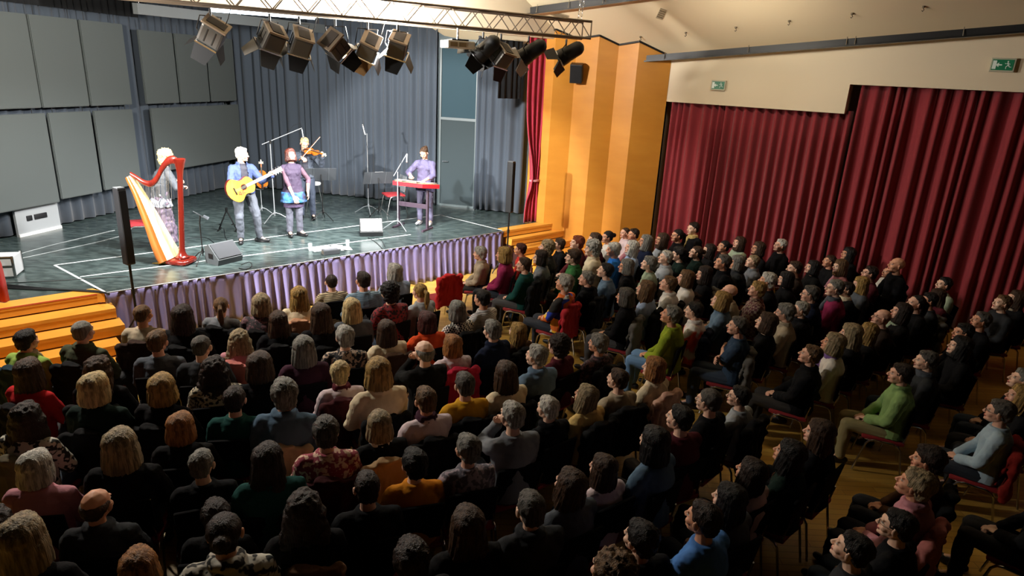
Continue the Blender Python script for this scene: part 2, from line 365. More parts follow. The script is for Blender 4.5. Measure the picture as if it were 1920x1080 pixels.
# ---- hair, in the frame of the head (the face looks along +y)
def hair_mesh(style, vs=.0075, ratio=.55, seed=0):
    mb = MB(); amp, fr = .006, 9.0; clip = None
    if style == 'short': mb.ell((0, -.022, .042), (.083, .099, .088)); mb.ell((0, -.06, -.015), (.068, .05, .06)); mb.ell((0, .030, .090), (.058, .042, .026)); hl = .058
    elif style == 'crop': mb.ell((0, -.020, .038), (.080, .096, .084)); mb.ell((0, -.06, -.015), (.064, .045, .05)); hl = .06; amp = .003
    elif style == 'balding': mb.ell((0, -.026, .015), (.083, .094, .070)); mb.ell((0, -.06, -.02), (.066, .046, .05)); hl = .2; amp = .003
    elif style == 'fluffy': mb.ell((0, -.025, .045), (.094, .106, .098)); mb.ell((0, -.065, -.02), (.078, .055, .065)); mb.ell((0, .034, .095), (.060, .045, .030)); hl = .05; amp = .009
    elif style == 'curly': mb.ell((0, -.028, .048), (.108, .115, .106)); mb.ell((0, -.06, -.035), (.095, .065, .075)); hl = .05; amp = .020; fr = 26
    elif style == 'bigcurl': mb.ell((0, -.028, .046), (.118, .118, .104)); mb.ell((0, -.045, -.05), (.120, .085, .095)); hl = .05; amp = .022; fr = 22
    elif style in ('bob', 'lob', 'long', 'wavy'):
        mb.ell((0, -.024, .045), (.098, .110, .094)); mb.ell((0, .032, .095), (.058, .045, .028)); hl = .055
        zb = {'bob': -.115, 'lob': -.165, 'long': -.14, 'wavy': -.14}[style]; wd = {'bob': .108, 'lob': .110, 'long': .106, 'wavy': .122}[style]
        mb.rings([(V((0, -.022, .06)), V((.08, 0, 0)), V((0, .09, 0))), (V((0, -.022, -.0)), V((wd - .008, 0, 0)), V((0, .104, 0))), (V((0, -.034, zb * .6)), V((wd, 0, 0)), V((0, .102, 0))), (V((0, -.036, zb * .88)), V((wd - .004, 0, 0)), V((0, .098, 0))), (V((0, -.038, zb)), V((wd - .036, 0, 0)), V((0, .070, 0)))], 18)
        if style in ('long', 'wavy'):
            q = .02 if style == 'wavy' else 0
            mb.rings([(V((0, -.03, -.08)), V((wd, 0, 0)), V((0, .085, 0))), (V((0, -.066, -.17)), V((wd + .012 + q, 0, 0)), V((0, .066, 0))), (V((0, -.102, -.28)), V((wd + .014 + q, 0, 0)), V((0, .048, 0))), (V((0, -.118, -.40)), V((wd - .02 + q, 0, 0)), V((0, .032, 0)))], 18)
        if style == 'wavy': amp = .014; fr = 15
    elif style in ('pony', 'bun'):
        mb.ell((0, -.022, .040), (.082, .098, .087)); mb.ell((0, -.06, -.015), (.066, .046, .052)); hl = .06; amp = .004
        if style == 'pony': mb.cap((0, -.115, .045), (0, -.150, .02), .022, .028); mb.cap((0, -.150, .02), (0, -.155, -.09), .030, .034); mb.cap((0, -.155, -.09), (0, -.145, -.22), .034, .014)
        else: mb.ell((0, -.125, .045), (.042, .038, .042))
    elif style == 'beanie': mb.ell((0, -.022, .044), (.092, .108, .096)); mb.ell((0, -.06, -.0), (.080, .056, .06)); hl = .06; amp = .002
    def disp(co, n):
        a = math.atan2(co.x, co.y + .02)
        if fr > 12: d = noise.noise(V((co.x * fr * 2.2, co.y * fr * 2.2, co.z * fr * 2.0)) + V((seed, 0, 0))) * amp
        else: d = (noise.noise(V((math.cos(a) * fr, math.sin(a) * fr, co.z * 5 + seed))) + .5 * noise.noise(V((math.cos(a) * fr * 2.5, math.sin(a) * fr * 2.5, co.z * 7)))) * amp * (1.0 if co.z > -.03 else 1.7)
        co = co + n * d
        if style == 'balding' and co.z > .045:
            co.z = .045 + (co.z - .045) * .12; co.x *= .90; co.y = -.02 + (co.y + .02) * .88
        lim = .035 if style in ('short', 'crop', 'balding', 'fluffy', 'curly', 'pony', 'bun', 'beanie') else .052
        if style == 'balding': lim = .018
        if co.z < hl and co.y > lim:          # keep the face free
            k = min(1, (hl - co.z) / .02); co.y = co.y * (1 - k) + (lim + (co.y - lim) * .06) * k
        if style in ('short', 'crop', 'balding', 'pony', 'bun', 'beanie', 'fluffy') and co.z < -.0 and co.y > -.03 and abs(co.x) > .05: co.x *= .86
        return co
    me = vox(mb, vs, 3, ratio, disp, 'hair_' + style)
    return me
def glasses_mesh():
    mb = MB()
    for s in (-1, 1):
        pts = [V((s * .031 + .021 * math.cos(a), .092, .004 + .016 * math.sin(a))) for a in [i * PI / 6 for i in range(13)]]
        mb.tube(pts, .0016, 5); mb.tube([(s * .052, .090, .008), (s * .075, .06, .008), (s * .080, -.005, .004)], .0016, 5)
    mb.tube([(-.010, .093, .006), (.010, .093, .006)], .0016, 5)
    return mb.mesh('glasses')

# ---------------------------------------------------------------- the hall
T1 = V((.740, .673)); N0 = V((.673, -.740))          # along the stage edge, and out towards the hall
A0 = V((-5.60, 8.35)); B0 = V((-.25, 13.30)); T1 = (B0 - A0).normalized(); N0 = V((T1.y, -T1.x))
def pl(o, s, n=0): return o + T1 * s + N0 * n
parquet = mat('oak_parquet', '#c9a24e', .38, pattern='brick', col2='#b98f3f', pscale=1.6, bump=.02, bscale=30)
black_floor = mat('black_stage_floor', '#465250', .26, pattern='noise', col2='#2b3534', pscale=5, bump=.05, bscale=9, aniso=(1, 2.2, 1))
birch = mat('orange_birch', '#cc8a32', .42, pattern='wood', col2='#c17f2b', pscale=1.6, aniso=(1, 1, 3))
birch_step = mat('orange_birch_step', '#e4a443', .34, pattern='wood', col2='#d8963a', pscale=3, aniso=(1, 1, 8))
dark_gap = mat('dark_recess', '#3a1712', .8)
plaster = mat('beige_plaster', '#e3d3b6', .85, bump=.03, bscale=40)
plaster_c = mat('beige_ceiling', '#dccaa8', .9, bump=.02, bscale=20)
grey_panel = mat('grey_acoustic_panel', '#525857', .75, bump=.02, bscale=80)
curtain_blue = mat('blue_grey_molton', '#444d58', .9, sheen=.15)
curtain_black = mat('black_molton', '#101215', .95)
curtain_red = mat('dark_red_velvet', '#8a1f28', .8, sheen=.25)
curtain_pink = mat('crimson_velvet', '#a81f3a', .75, sheen=.2)
satin = mat('mauve_satin', '#8279a4', .25, sheen=.1, spec=.7)
steel = mat('chrome_steel', '#c8c8c8', .22, 1.0)
alu = mat('aluminium_tube', '#85786a', .4, .7)
blackm = mat('black_metal', '#141414', .45, .3)
blackp = mat('black_plastic', '#17181a', .5)
white = mat('white_paint', '#e8e8e4', .6)

struct('floor', MB().prism([(-12, -3), (12, -3), (12, 18), (-12, 18)], -.1, 0), parquet)
stage_poly = [A0 + T1 * .0, B0, pl(B0, .05, -.25), pl(B0, 1.95, -.28), V((1.3, 15.6)), V((-7.6, 17.9)), V((-10.2, 11.2)), V((-10.0, 4.9)), pl(A0, -6.0, -.27), pl(A0, -.02, -.27)]
struct('floor_stage', MB().prism(stage_poly, HS - .09, HS), black_floor)
# proscenium line and header, ceiling plane
P0 = V((.60, 14.30)); PD = V((-.74, -.673)).normalized()
def ceil_z(x, y): return min(7.6, -.238 * x - .505 * y + 12.17)
c = [(-10, 5.0), (10, 9.05)]
cm = MB()
CX = [(-12, 11.0), (12, 2.0), (12, 16.0), (3.5, 16.0), (-9.5, 16.0)]
g = []
def cpt(x, y): return V((x, y, -.262 * x - .54 * y + 12.72))
cm.plate([cpt(-9.5, 12.0), cpt(0, 8.0), cpt(11, 3.5), cpt(11, 13.5), cpt(3.6, 15.6), cpt(-1.0, 16.2)], (0, 0, .15))
struct('ceiling', cm, plaster_c)
# header over the stage opening
h0 = P0 - PD * .05; h1 = P0 + PD * 11.5
NH = V((.673, -.74))
struct('wall_proscenium', MB().plate([(h0.x, h0.y, 4.66), (h1.x, h1.y, 4.56), (h1.x, h1.y, 8.4), (h0.x, h0.y, 5.4)], (-.13, .15, 0)), plaster)
# the hall's side wall, its two headers and the recess behind the curtain
WN = V((.578, .816)); WD = V((.816, -.578)); WK = 13.10
def wp(s, off=0): return WN * (WK + off) + WD * s      # s runs away from the stage
S0 = V((3.05, 13.907)).dot(WD); S1 = V((5.74, 11.99)).dot(WD); S2 = S1 + 7.5
def wallslab(name, s0, s1, z0, zf, off, th, m):
    a, b = wp(s0, off), wp(s1, off)
    return struct(name, MB().plate([(a.x, a.y, z0), (b.x, b.y, z0), (b.x, b.y, zf), (a.x, a.y, zf)], (WN.x * th, WN.y * th, 0)), m)
wallslab('wall_right_header', S0 - .3, S1, 3.55, 6.2, 0, .35, plaster)
wallslab('wall_right_upper', S1, S2, 4.05, 7.5, 0, .35, plaster)
wallslab('wall_right', S0 - .3, S2, 0, 7.0, .6, .2, plaster)
# orange birch columns: folded wall beside the stage
CPTS = [(.22, 14.60), (.63, 14.28), (1.08, 14.34), (1.50, 14.02), (1.92, 14.10), (2.28, 13.80), (2.98, 13.93)]
# steeper folds: light faces look at the stage, dark ones at the hall
def column(i0, i1, i2):
    a, b, c_ = V(CPTS[i0]), V(CPTS[i1]), V(CPTS[i2])
    zt = lambda p: cpt(p.x, p.y).z + .03
    mb = MB(); back = V((b.x + .1, max(a.y, c_.y) + .8))
    pts = [a, b, c_, V((c_.x + .0, c_.y + .9)), V((a.x + .0, a.y + .9))]
    lo = [mb.bm.verts.new((p.x, p.y, 0)) for p in pts]; hi = [mb.bm.verts.new((p.x, p.y, zt(p))) for p in pts]
    n = len(pts)
    for i in range(n): mb.bm.faces.new((lo[i], lo[(i + 1) % n], hi[(i + 1) % n], hi[i]))
    mb.bm.faces.new(lo[::-1]); mb.bm.faces.new(hi)
    o = mb.build('wall_column', birch, None, False); o['kind'] = 'structure'
    tm = MB(); off = V((0, -.02, 0))
    for p, q in ((a, b), (b, c_)):
        P_, Q_ = V((p.x, p.y, zt(p) - .03)), V((q.x, q.y, zt(q) - .03)); tm.tube([P_ + off, Q_ + off], .022, 6)
    t = tm.build('trim_dark', blackm, o, False); t['kind'] = 'structure'
column(0, 1, 2); column(2, 3, 4); column(4, 5, 6)

# ---- curtains: closed cross-section, two skins and an edge
def curtain(name, path, z0, z1, period, amp, m, seed=0, thick=.014, top=.6, kind=None, pinch=None, rows=7, step=6, label=None, cat='curtain', group=None, sharp=0.0, varz=.0):
    """path: plan polyline; z1 may be a function of the distance along it"""
    path = [V(p) for p in path]; L = [0]
    for a, b in zip(path, path[1:]): L.append(L[-1] + (b - a).length)
    n = max(8, int(L[-1] / period * step)); rnd = random.Random(seed)
    ph = 0; cols = []; per = []
    for i in range(n + 1):
        s = L[-1] * i / n
        k = max(j for j in range(len(L) - 1) if L[j] <= s + 1e-9); t = (s - L[k]) / (L[k + 1] - L[k])
        p = path[k].lerp(path[k + 1], t); d = (path[k + 1] - path[k]).normalized(); nn = V((d.y, -d.x))
        cols.append((s, p, nn))
        ph += 2 * PI / step * (1 + 1.1 * noise.noise(V((s * 2.6, seed, 0)))); per.append(ph)
    mb = MB(); grid = []
    for sgn in (0, 1):
        sk = []
        for r in range(rows + 1):
            f = r / rows; row = []
            for i, (s, p, nn) in enumerate(cols):
                zt = z1(s) if callable(z1) else z1; z = z0 + (zt - z0) * f
                a = amp * (top + (1 - top) * (1 - f)) * (.75 + .5 * noise.noise(V((s * 2.3, f * 1.2, seed + 5))))
                wv = math.sin(per[i] + varz * (1 - f) * noise.noise(V((s * 3, 0, seed + 9))))
                if sharp: wv = math.copysign(abs(wv) ** (1 - sharp), wv)
                q = p + nn * (a * wv - sgn * thick)
                if pinch: q = pinch(q, f)
                row.append(mb.bm.verts.new((q.x, q.y, z)))
            sk.append(row)
        grid.append(sk)
    for sgn in (0, 1):
        for r in range(rows):
            for i in range(n): 
                a = grid[sgn][r]; b = grid[sgn][r + 1]; mb.bm.faces.new((a[i], a[i + 1], b[i + 1], b[i]))
    for r in (0, rows):
        for i in range(n): mb.bm.faces.new((grid[0][r][i], grid[0][r][i + 1], grid[1][r][i + 1], grid[1][r][i]))
    for i in (0, n):
        for r in range(rows): mb.bm.faces.new((grid[0][r][i], grid[0][r + 1][i], grid[1][r + 1][i], grid[1][r][i]))
    o = mb.build(name, m, None, True, 180)
    return tag(o, label, cat, group, kind)
# red curtains of the hall
a, b = wp(S0 + .02, .12), wp(S1 + .12, .16)
curtain('wall_curtain', [a, b], .05, 3.60, .18, .10, curtain_red, 1, label='dark red wall curtain below the low plaster header', rows=6, step=9, varz=1.4, top=.8)
a, b = wp(S1 + .16, .22), wp(S2, .24)
curtain('wall_curtain', [a, b], .05, 4.10, .20, .11, curtain_red, 2, label='dark red wall curtain in the tall bay further from the stage', rows=6, step=9, varz=1.4, top=.8)
# purple skirt round the stage front
curtain('stage_skirt', [pl(A0, -.03, -.5), pl(A0, 0, .02), pl(B0, 0, .02), pl(B0, .03, -.22)], .005, HS - .004, .16, .085, satin, 3, thick=.01, top=.16, rows=8, step=12, varz=.9, sharp=.15,
        label='pleated mauve satin skirt hung along the front edge of the stage', cat='stage skirt')
MB_ = MB()
e0, e1 = pl(A0, 0, .035), pl(B0, 0, .035)
struct('trim_stage_edge', MB().tube([(e0.x, e0.y, HS + .002), (e1.x, e1.y, HS + .002)], .011, 6), mat('grey_edge', '#8d8f92', .5, .6))
# back wall of the stage
BA = V((-7.40, 17.05)); BD = (V((.06, 15.28)) - BA).normalized(); BL = (V((.06, 15.28)) - BA).length
BNm = V((BD.y, -BD.x))                                  # towards the camera
def bp(px, y, off=0):                                    # distance along the back wall at an image column
    q = online(px, y, BA + BNm * off, BD); return (V((q.x, q.y)) - BA).dot(BD)
def bpt(s, off=0): return BA + BD * s + BNm * off
sA, sB, sC, sD = -.1, bp(820, 380), bp(892, 380), bp(988, 380)
curtain('stage_curtain', [bpt(sA+.15, .12), bpt(sB, .12)], HS + .03, 4.95, .23, .075, curtain_blue, 4, label='blue-grey pleated curtain across the back of the stage', rows=5, step=8, top=.9)
curtain('stage_curtain', [bpt(sC, .16), bpt(sD - .12, .16)], HS + .03, 4.7, .21, .07, curtain_blue, 5, label='narrow blue-grey curtain between the grey door and the crimson curtain', rows=5, step=8, top=.9)
q0, q1 = bpt(-.6, -.05), bpt(BL + 1.2, -.05)
struct('wall_stage_back', MB().plate([(q0.x, q0.y, HS - .1), (q1.x, q1.y, HS - .1), (q1.x, q1.y, 5.4), (q0.x, q0.y, 5.4)], (-BNm.x * .15, -BNm.y * .15, 0)), mat('slate_wall', '#59666b', .6))
# grey door with fixed light above
door_m = mat('grey_door_paint', '#3b4548', .7, spec=.15)
fr = MB(); s0, s1 = sB + .02, sC - .02
def bbox(mb, s0, s1, z0, z1, o0, o1):
    a, b = bpt(s0, o0), bpt(s1, o0); n = BNm * (o1 - o0); mb.plate([(a.x, a.y, z0), (b.x, b.y, z0), (b.x, b.y, z1), (a.x, a.y, z1)], (n.x, n.y, 0)); return mb
zt = 2.86
for zz in ((zt - .03, zt + .03), (4.55, 4.62), (HS, HS + .05)): bbox(fr, s0, s1, *zz, -.04, .03)
for ss in ((s0, s0 + .05), (s1 - .05, s1)): bbox(fr, *ss, HS, 4.6, -.04, .028)
dr = empty('door_1', (0, 0, 0)); tag(dr, kind='structure')
fr.build('door_frame', mat('grey_frame', '#5c686a', .4), dr, False)
bbox(MB(), s0 + .05, s1 - .05, HS + .05, zt - .03, -.03, .0).build('door_leaf', door_m, dr, False)
bbox(MB(), s0 + .05, s1 - .05, zt + .03, 4.56, -.03, .0).build('door_upper_panel', mat('teal_grey_panel', '#334851', .7, spec=.15), dr, False)
hb = bpt(s0 + .12, .05); hh = MB().tube([(hb.x, hb.y, 1.86), (hb.x + BD.x * .13, hb.y + BD.y * .13, 1.86)], .012); hh.tube([(hb.x, hb.y, 1.86), (hb.x - BNm.x * .06, hb.y - BNm.y * .06, 1.86)], .012)
hh.build('door_handle', steel, dr)
# left wall of the stage: curtain, then hanging grey panels
LA = V((-8.72, 10.75)); LD = (V((-7.30, 16.75)) - LA).normalized(); LN = V((LD.y, -LD.x))    # LN looks into the stage
def lpt(s, off=0): return LA + LD * s + LN * off
def ls(px, py, off=0): q = online(px, py, LA + LN * off, LD); return (V((q.x, q.y)) - LA).dot(LD), q.z
curtain('stage_curtain', [lpt(-5, -.10), lpt(6.0, -.10)], HS + .03, 5.25, .24, .055, curtain_blue, 6, label='blue-grey curtain behind the hanging grey panels', rows=4, step=8, top=.9)
q0, q1 = lpt(-6, -.3), lpt(7.2, -.3)
struct('wall_stage_left', MB().plate([(q0.x, q0.y, HS - .1), (q1.x, q1.y, HS - .1), (q1.x, q1.y, 5.4), (q0.x, q0.y, 5.4)], (-LN.x * .15, -LN.y * .15, 0)), mat('slate_wall', '#59666b', .6))
struct('ceiling_stage', MB().prism([(-10.5, 5), (-6.9, 7.35), (.2, 14.15), (.2, 15.9), (-7.6, 17.9), (-10.5, 11)], 5.30, 5.4), curtain_black)
panels = [  # (left px, right px) at the panel's middle row, z range, what it is
    ((-150, 60), 100, 2.95, 4.47, 'topmost grey panel cut by the edge of the frame'), ((60, 153), 100, 2.95, 4.47, 'tall upper grey panel in the middle of the first trio'), ((154, 235), 100, 2.95, 4.47, 'upper grey panel beside the dark curtain gap'),
    ((262, 327), 110, 2.95, 4.40, 'upper grey panel just past the dark curtain gap'), ((329, 386), 110, 2.95, 4.40, 'upper grey panel behind the first stage spotlight'), ((388, 437), 110, 2.95, 4.40, 'narrow upper grey panel next to the back curtain'),
    ((-60, 97), 290, 1.28, 2.86, 'lower grey panel above the wall socket plate'), ((99, 181), 290, 1.32, 2.86, 'lower grey panel leaning between two dark gaps'), ((184, 258), 290, 1.34, 2.86, 'lower grey panel behind the black column loudspeaker'),
    ((285, 450), 250, 1.52, 2.86, 'wide lower grey panel behind the harpist')]
for (xa, xb), yy, z0, z1, d in panels:
    sa, sb = ls(xa, yy, .12)[0], ls(xb, yy, .12)[0]
    a, b = lpt(sa + .012, .10), lpt(sb - .012, .10)
    mb = MB(); mb.plate([(a.x, a.y, z0), (b.x, b.y, z0), (b.x, b.y, z1), (a.x, a.y, z1)], (LN.x * .05, LN.y * .05, 0))
    bmesh.ops.recalc_face_normals(mb.bm, faces=mb.bm.faces[:]); bmesh.ops.bevel(mb.bm, geom=mb.bm.edges[:], offset=.012, segments=2, affect='EDGES')
    o = empty('acoustic_baffle', (0, 0, 0), 0, d, 'panel', 'grey acoustic panels on the stage side wall')
    mb.build('panel_board', grey_panel, o)
    rl = MB()
    for t in (.15, .85):
        c_ = a.lerp(b, t); rl.tube([(c_.x, c_.y, z1 - .02), (c_.x, c_.y, z1 + .18)], .006, 6)
    rl.build('hanger', blackm, o)
# socket plate low on the left wall
sa, sb = ls(27, 410, .02)[0], ls(108, 400, .02)[0]; a, b = lpt(sa, .0), lpt(sb, .0)
o = struct('wall_socket_panel', MB().plate([(a.x, a.y, HS), (b.x, b.y, HS), (b.x, b.y, 1.26), (a.x, a.y, 1.26)], (LN.x * .05, LN.y * .05, 0)), mat('light_grey_board', '#9a9ea0', .6))
struct('baseboard_left', MB().plate([(lpt(sa, .05).x, lpt(sa, .05).y, HS), (lpt(sb, .05).x, lpt(sb, .05).y, HS), (lpt(sb, .05).x, lpt(sb, .05).y, HS + .05), (lpt(sa, .05).x, lpt(sa, .05).y, HS + .05)], (LN.x * .02, LN.y * .02, 0)), white)
for i, (px, w_, nm) in enumerate(((52, .10, 'black cable loop socket on the low grey wall board'), (74, .24, 'black triple wall socket on the low grey wall board'))):
    s_ = ls(px, 396, .05)[0]; q = lpt(s_, .055); e = empty('wall_socket', (q.x, q.y, 1.08), math.atan2(LD.y, LD.x), nm, 'socket')
    MB().box((0, 0, 0), (w_, .03, .09), bev=.006).build('socket_plate', blackp, e)
    k = MB()
    for j in range(int(w_ / .08)): k.lathe([(.0, .0), (.024, .0), (.024, .012), (.018, .012), (.0, .004)], 12, ((j - (int(w_ / .08) - 1) / 2) * .075, 0, 0)).xf(M.Identity(4))
    k.xf(M.Rotation(-PI / 2, 4, 'X')); k.xf(M.Translation((0, -.014, 0))); k.build('socket_insert', mat('grey_insert', '#5a5d60', .5), e)
# dark legs and borders up in the stage house
curtain('stage_border', [lpt(-4, .25), lpt(3.2, .25)], 4.62, 5.25, .16, .04, curtain_black, 8, label='short black gathered border above the upper grey panels', rows=2, step=6)
q = P0 + PD * 1.05; r_ = P0 + PD * .25
curtain('border_curtain', [V((q.x - .35, q.y + .75)), V((r_.x - .45, r_.y + .65))], 3.42, 4.6, .15, .035, curtain_black, 9, label='black hanging leg curtain behind the stage spotlights beside the crimson curtain', rows=3, step=6)
dk = mat('dark_grey_beam', '#3a3f40', .6)
ba, bb = at(250, 26, 4.55), at(603, 62, 4.55)
e = empty('pelmet_beam', (0, 0, 0), 0, 'dark grey pelmet beam running over the stage behind the spotlights', 'beam')
MB().plate([ba, bb, bb + V((0, 0, .17)), ba + V((0, 0, .17))], (.07, .02, 0)).build('beam_body', dk, e, False)
mb = MB()
for t in (.02, .5, .97):
    q = ba.lerp(bb, t); mb.tube([q + V((.03, 0, .1)), (q.x + .03, q.y, 5.3)], .012, 6)
mb.build('beam_hanger', steel, e)
# work-light trough over the stage, shining down the curtain
glow = mat('lit_diffuser', '#dff0ff', .5, emit=9)
for k, (xa, ya, xb, yb, z, d) in enumerate(((395, 18, 590, 33, 4.72, 'long lit strip light behind the truss over the stage'),)):
    pa, pb = at(xa, ya, z), at(xb, yb, z); pb = V((pb.x, pb.y, z)); 
    e = empty('strip_light', (0, 0, 0), 0, d, 'light')
    pm = (pa + pb) / 2
    MB().tube([pa + V((0, .1, .06)), pb + V((0, .1, .06))], .07, 8).build('housing', mat('grey_housing', '#8a8f92', .5), e)
    MB().tube([pa, pb], .035, 8).build('tube_lamp', glow, e)
    mb = MB()
    for t in (.1, .9):
        q = pa.lerp(pb, t) + V((0, .1, .1)); mb.tube([q, V((q.x, q.y, 5.32))], .01, 6)
    mb.build('hanger', blackm, e)

# ---- stairs: five risers on each side of the skirted stage
pink = mat('red_tape', '#cf5a45', .6)
def stair(o0, s0, s1s, first, n, name, sgn):
    for k in range(first, n):
        z = HS - .156 * k; off = .28 * k if sgn < 0 else .18 + .28 * (k - 1)
        if k == 0: off = 0.0
        sa, sb = (s0, s1s[k]) if sgn < 0 else (s1s[k], s0)
        mb = MB(); pts = [pl(o0, sa, off - (.34 if k else .27)), pl(o0, sb, off - (.34 if k else .27)), pl(o0, sb, off), pl(o0, sa, off)]
        mb.prism(pts, z - .045, z)                      # tread with a nosing
        pts2 = [pl(o0, sa, off - .30), pl(o0, sb - .0, off - .30), pl(o0, sb - .0, off - .006), pl(o0, sa, off - .006)]
        mb.prism(pts2, z - .136, z - .045)
        t = mb.build('trim_step_%s_%d' % (name, k + 1), birch_step, None, False); t['kind'] = 'structure'
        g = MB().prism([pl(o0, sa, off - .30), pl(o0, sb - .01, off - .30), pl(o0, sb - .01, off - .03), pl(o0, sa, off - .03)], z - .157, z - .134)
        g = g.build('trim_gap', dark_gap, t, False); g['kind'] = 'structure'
        if sgn < 0 and k in (0, 4):
            g = MB().prism([pl(o0, sa, off - .002), pl(o0, sb, off - .002), pl(o0, sb, off + .003), pl(o0, sa, off + .003)], z - .016, z + .001); g = g.build('tape_edge', pink, t, False)
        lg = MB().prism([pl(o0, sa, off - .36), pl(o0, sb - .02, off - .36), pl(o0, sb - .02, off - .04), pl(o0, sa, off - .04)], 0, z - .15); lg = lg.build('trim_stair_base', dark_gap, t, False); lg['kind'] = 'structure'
stair(A0, -4.5, [-.10, .05, .08, -.04, -.05], 0, 5, 'left', -1)
# the angled end piece of the top left tread
mb = MB().prism([pl(A0, -.10, -.27), pl(A0, .0, -.02), pl(A0, -.02, .03), pl(A0, -.10, 0)], HS - .13, HS); o = mb.build('trim_step_end', birch_step, None, False); o['kind'] = 'structure'
stair(B0, 1.92, [.03, .10, .2, .22, .24], 0, 5, 'right', 1)

# tied crimson proscenium curtains
def bundle(name, base, d, width, z0, z1, ztie, label, m, seed):
    n = V((-d.y, d.x)); 
    def pinch(q, f):
        z = z0 + (z1 - z0) * f; t = (z - ztie)
        k = .30 + .70 * (1 - math.exp(-(t / .95) ** 2)) if t > 0 else .30 + .42 * (1 - math.exp(-(t / .35) ** 2))
        c_ = base + d * (width * (.08 if t > 0 else .0) * min(1, abs(t)))
        v = q - base; return base + d * (v.dot(d) * k) + n * (v.dot(n) * (1.5 if k < .6 else 1))
    e = empty(name, (0, 0, 0), 0, label, 'curtain')
    o = curtain('curtain_cloth', [base - d * width / 2, base + d * width / 2], z0, z1, width / 5.2, .05, m, seed, pinch=pinch, rows=16, step=8, top=.8)
    del o['category']; o.parent = e
    r = MB(); r.rings([(V((base.x, base.y, ztie + s * .02)), V((d.x, d.y, 0)) * (width * .17 + .01), V((n.x, n.y, 0)) * .085) for s in (-1, 1)], 20)
    r.build('tie_band', mat('pale_cord', '#c98a90', .6), e)
cb = online(1003, 330, pl(B0, 1.27, -.36), T1); cb = V((cb.x, cb.y))
bundle('proscenium_curtain', cb, T1, .80, HS + .01, 4.72, 1.72, 'crimson velvet curtain tied with a cord beside the orange columns', curtain_pink, 11)
lb = at(0, 568, HS); bundle('proscenium_curtain', V((lb.x, lb.y)) + T1 * -.16, T1, .74, HS + .01, 4.7, 1.9, 'red velvet curtain above the long flight of wooden steps', mat('scarlet_velvet', '#a81c20', .75, sheen=.2), 12)

# bring the plan to true size: eye height 4.15 m
for me in {o.data for o in COL.objects if o.type == 'MESH'}: me.transform(M.Scale(K, 4))
for o in COL.objects:
    if o != cam: o.location = o.location * K
CAM = V((0, 0, 3.9 * K)); HS *= K

# ---------------------------------------------------------------- chairs
seat_red = mat('red_upholstery', '#8f1f25', .7, bump=.05, bscale=200)
back_black = mat('black_upholstery', '#0c0c0e', .9, bump=.05, bscale=150, spec=.12)
def chair_meshes():
    """conference chair, the sitter looks along +y"""
    D = {}
    mb = MB(); mb.box((0, 0, .445), (.44, .43, .045), bev=.018); D['seat'] = mb.mesh('chair_seat')
    mb = MB(); R = M.Translation((0, -.235, .70)) @ M.Rotation(math.radians(9), 4, 'X')
    mb.box((0, 0, 0), (.43, .028, .36), m=R, bev=.012)
    for v in mb.bm.verts: v.co.y += .28 * v.co.x ** 2 * 1.6
    D['back'] = mb.mesh('chair_back')
    D['frame'] = MB().tube([(-.2, -.195, .45), (-.2, -.21, .55), (-.19, -.225, .62)], .010, 8).tube([(.2, -.195, .45), (.2, -.21, .55), (.19, -.225, .62)], .010, 8).tube([(-.2, -.21, .44), (-.2, -.17, .418), (-.2, .17, .418), (.2, .17, .418), (.2, -.17, .418), (.2, -.21, .44)], .010, 8).tube([(-.2, -.17, .418), (.2, -.17, .418)], .010, 8).mesh('chair_frame')
    for s, nm in ((-1, 'L'), (1, 'R')):
        x = s * .235
        D['f' + nm] = MB().tube([(x, .0, .435), (x, .08, .437), (x, .13, .42), (x, .16, .38), (x, .235, .012)], .0115, 8).mesh('chair_leg')
        D['r' + nm] = MB().tube([(x, .0, .435), (x, -.10, .437), (x, -.15, .42), (x, -.18, .38), (x, -.255, .012)], .0115, 8).mesh('chair_leg')
    for m_ in D.values(): m_.materials.append(DUMMY)
    return D
CH = chair_meshes()
def chair(loc, az, label, group='conference chairs of the audience', name='chair', seat=None, back=None, sc=1.0, cat='chair'):
    e = empty(name, loc, math.radians(az - 90), label, cat, group)
    if sc != 1: e.scale = (sc,) * 3
    inst('seat', CH['seat'], [seat or seat_red], e); inst('backrest', CH['back'], [back or back_black], e); inst('chair_frame', CH['frame'], [steel], e)
    for k in ('fL', 'fR', 'rL', 'rR'): inst('leg', CH[k], [steel], e)
    return e
# ---------------------------------------------------------------- prototypes for the audience
POSES = {
    'lap': pose(hpitch=2), 'lap_p': pose(hpitch=13, hyaw=7), 'lap_l': pose(hyaw=16, hpitch=5), 'lap_r': pose(hyaw=-14),
    'lap_u': pose(hyaw=6, hpitch=12, chest=(0, -.12, .86), neck=(0, -.115, 1.015), head=(0, -.09, 1.185), kL=(-.10, .40, .49), aL=(-.10, .46, .09), tL=(-.12, .61, .035)),
    'cross': pose(hyaw=4, hpitch=5, wL=(.13, .10, .80), wR=(-.13, .13, .77), fL=(1, .1, .1), fR=(-1, .1, .1), uL=(0, 1, .2), uR=(0, 1, .2), cL=.3, cR=.3, pL=(-1, .1, -1), pR=(1, .1, -1)),
    'chin': pose(hyaw=10, hpitch=3, wL=(-.055, .10, 1.06), fL=(.25, -.25, 1), uL=(.2, 1, .1), pL=(-.4, .6, -1), cL=1.0),
}
PB, PT_, PTR, PSH = {}, {}, {}, {}
for k, P in POSES.items():
    PB[k] = body_mesh(P, name='person_body'); PT_[k] = top_mesh(P, g=.026, collar=.0, sleeve='half' if k == 'cross' else 'long')
    if k in ('lap', 'lap_u'):
        PTR[k] = trouser_mesh(P); PSH[k] = shoe_mesh(P)
for k in POSES:
    if k not in PTR: PTR[k] = PTR['lap']; PSH[k] = PSH['lap']
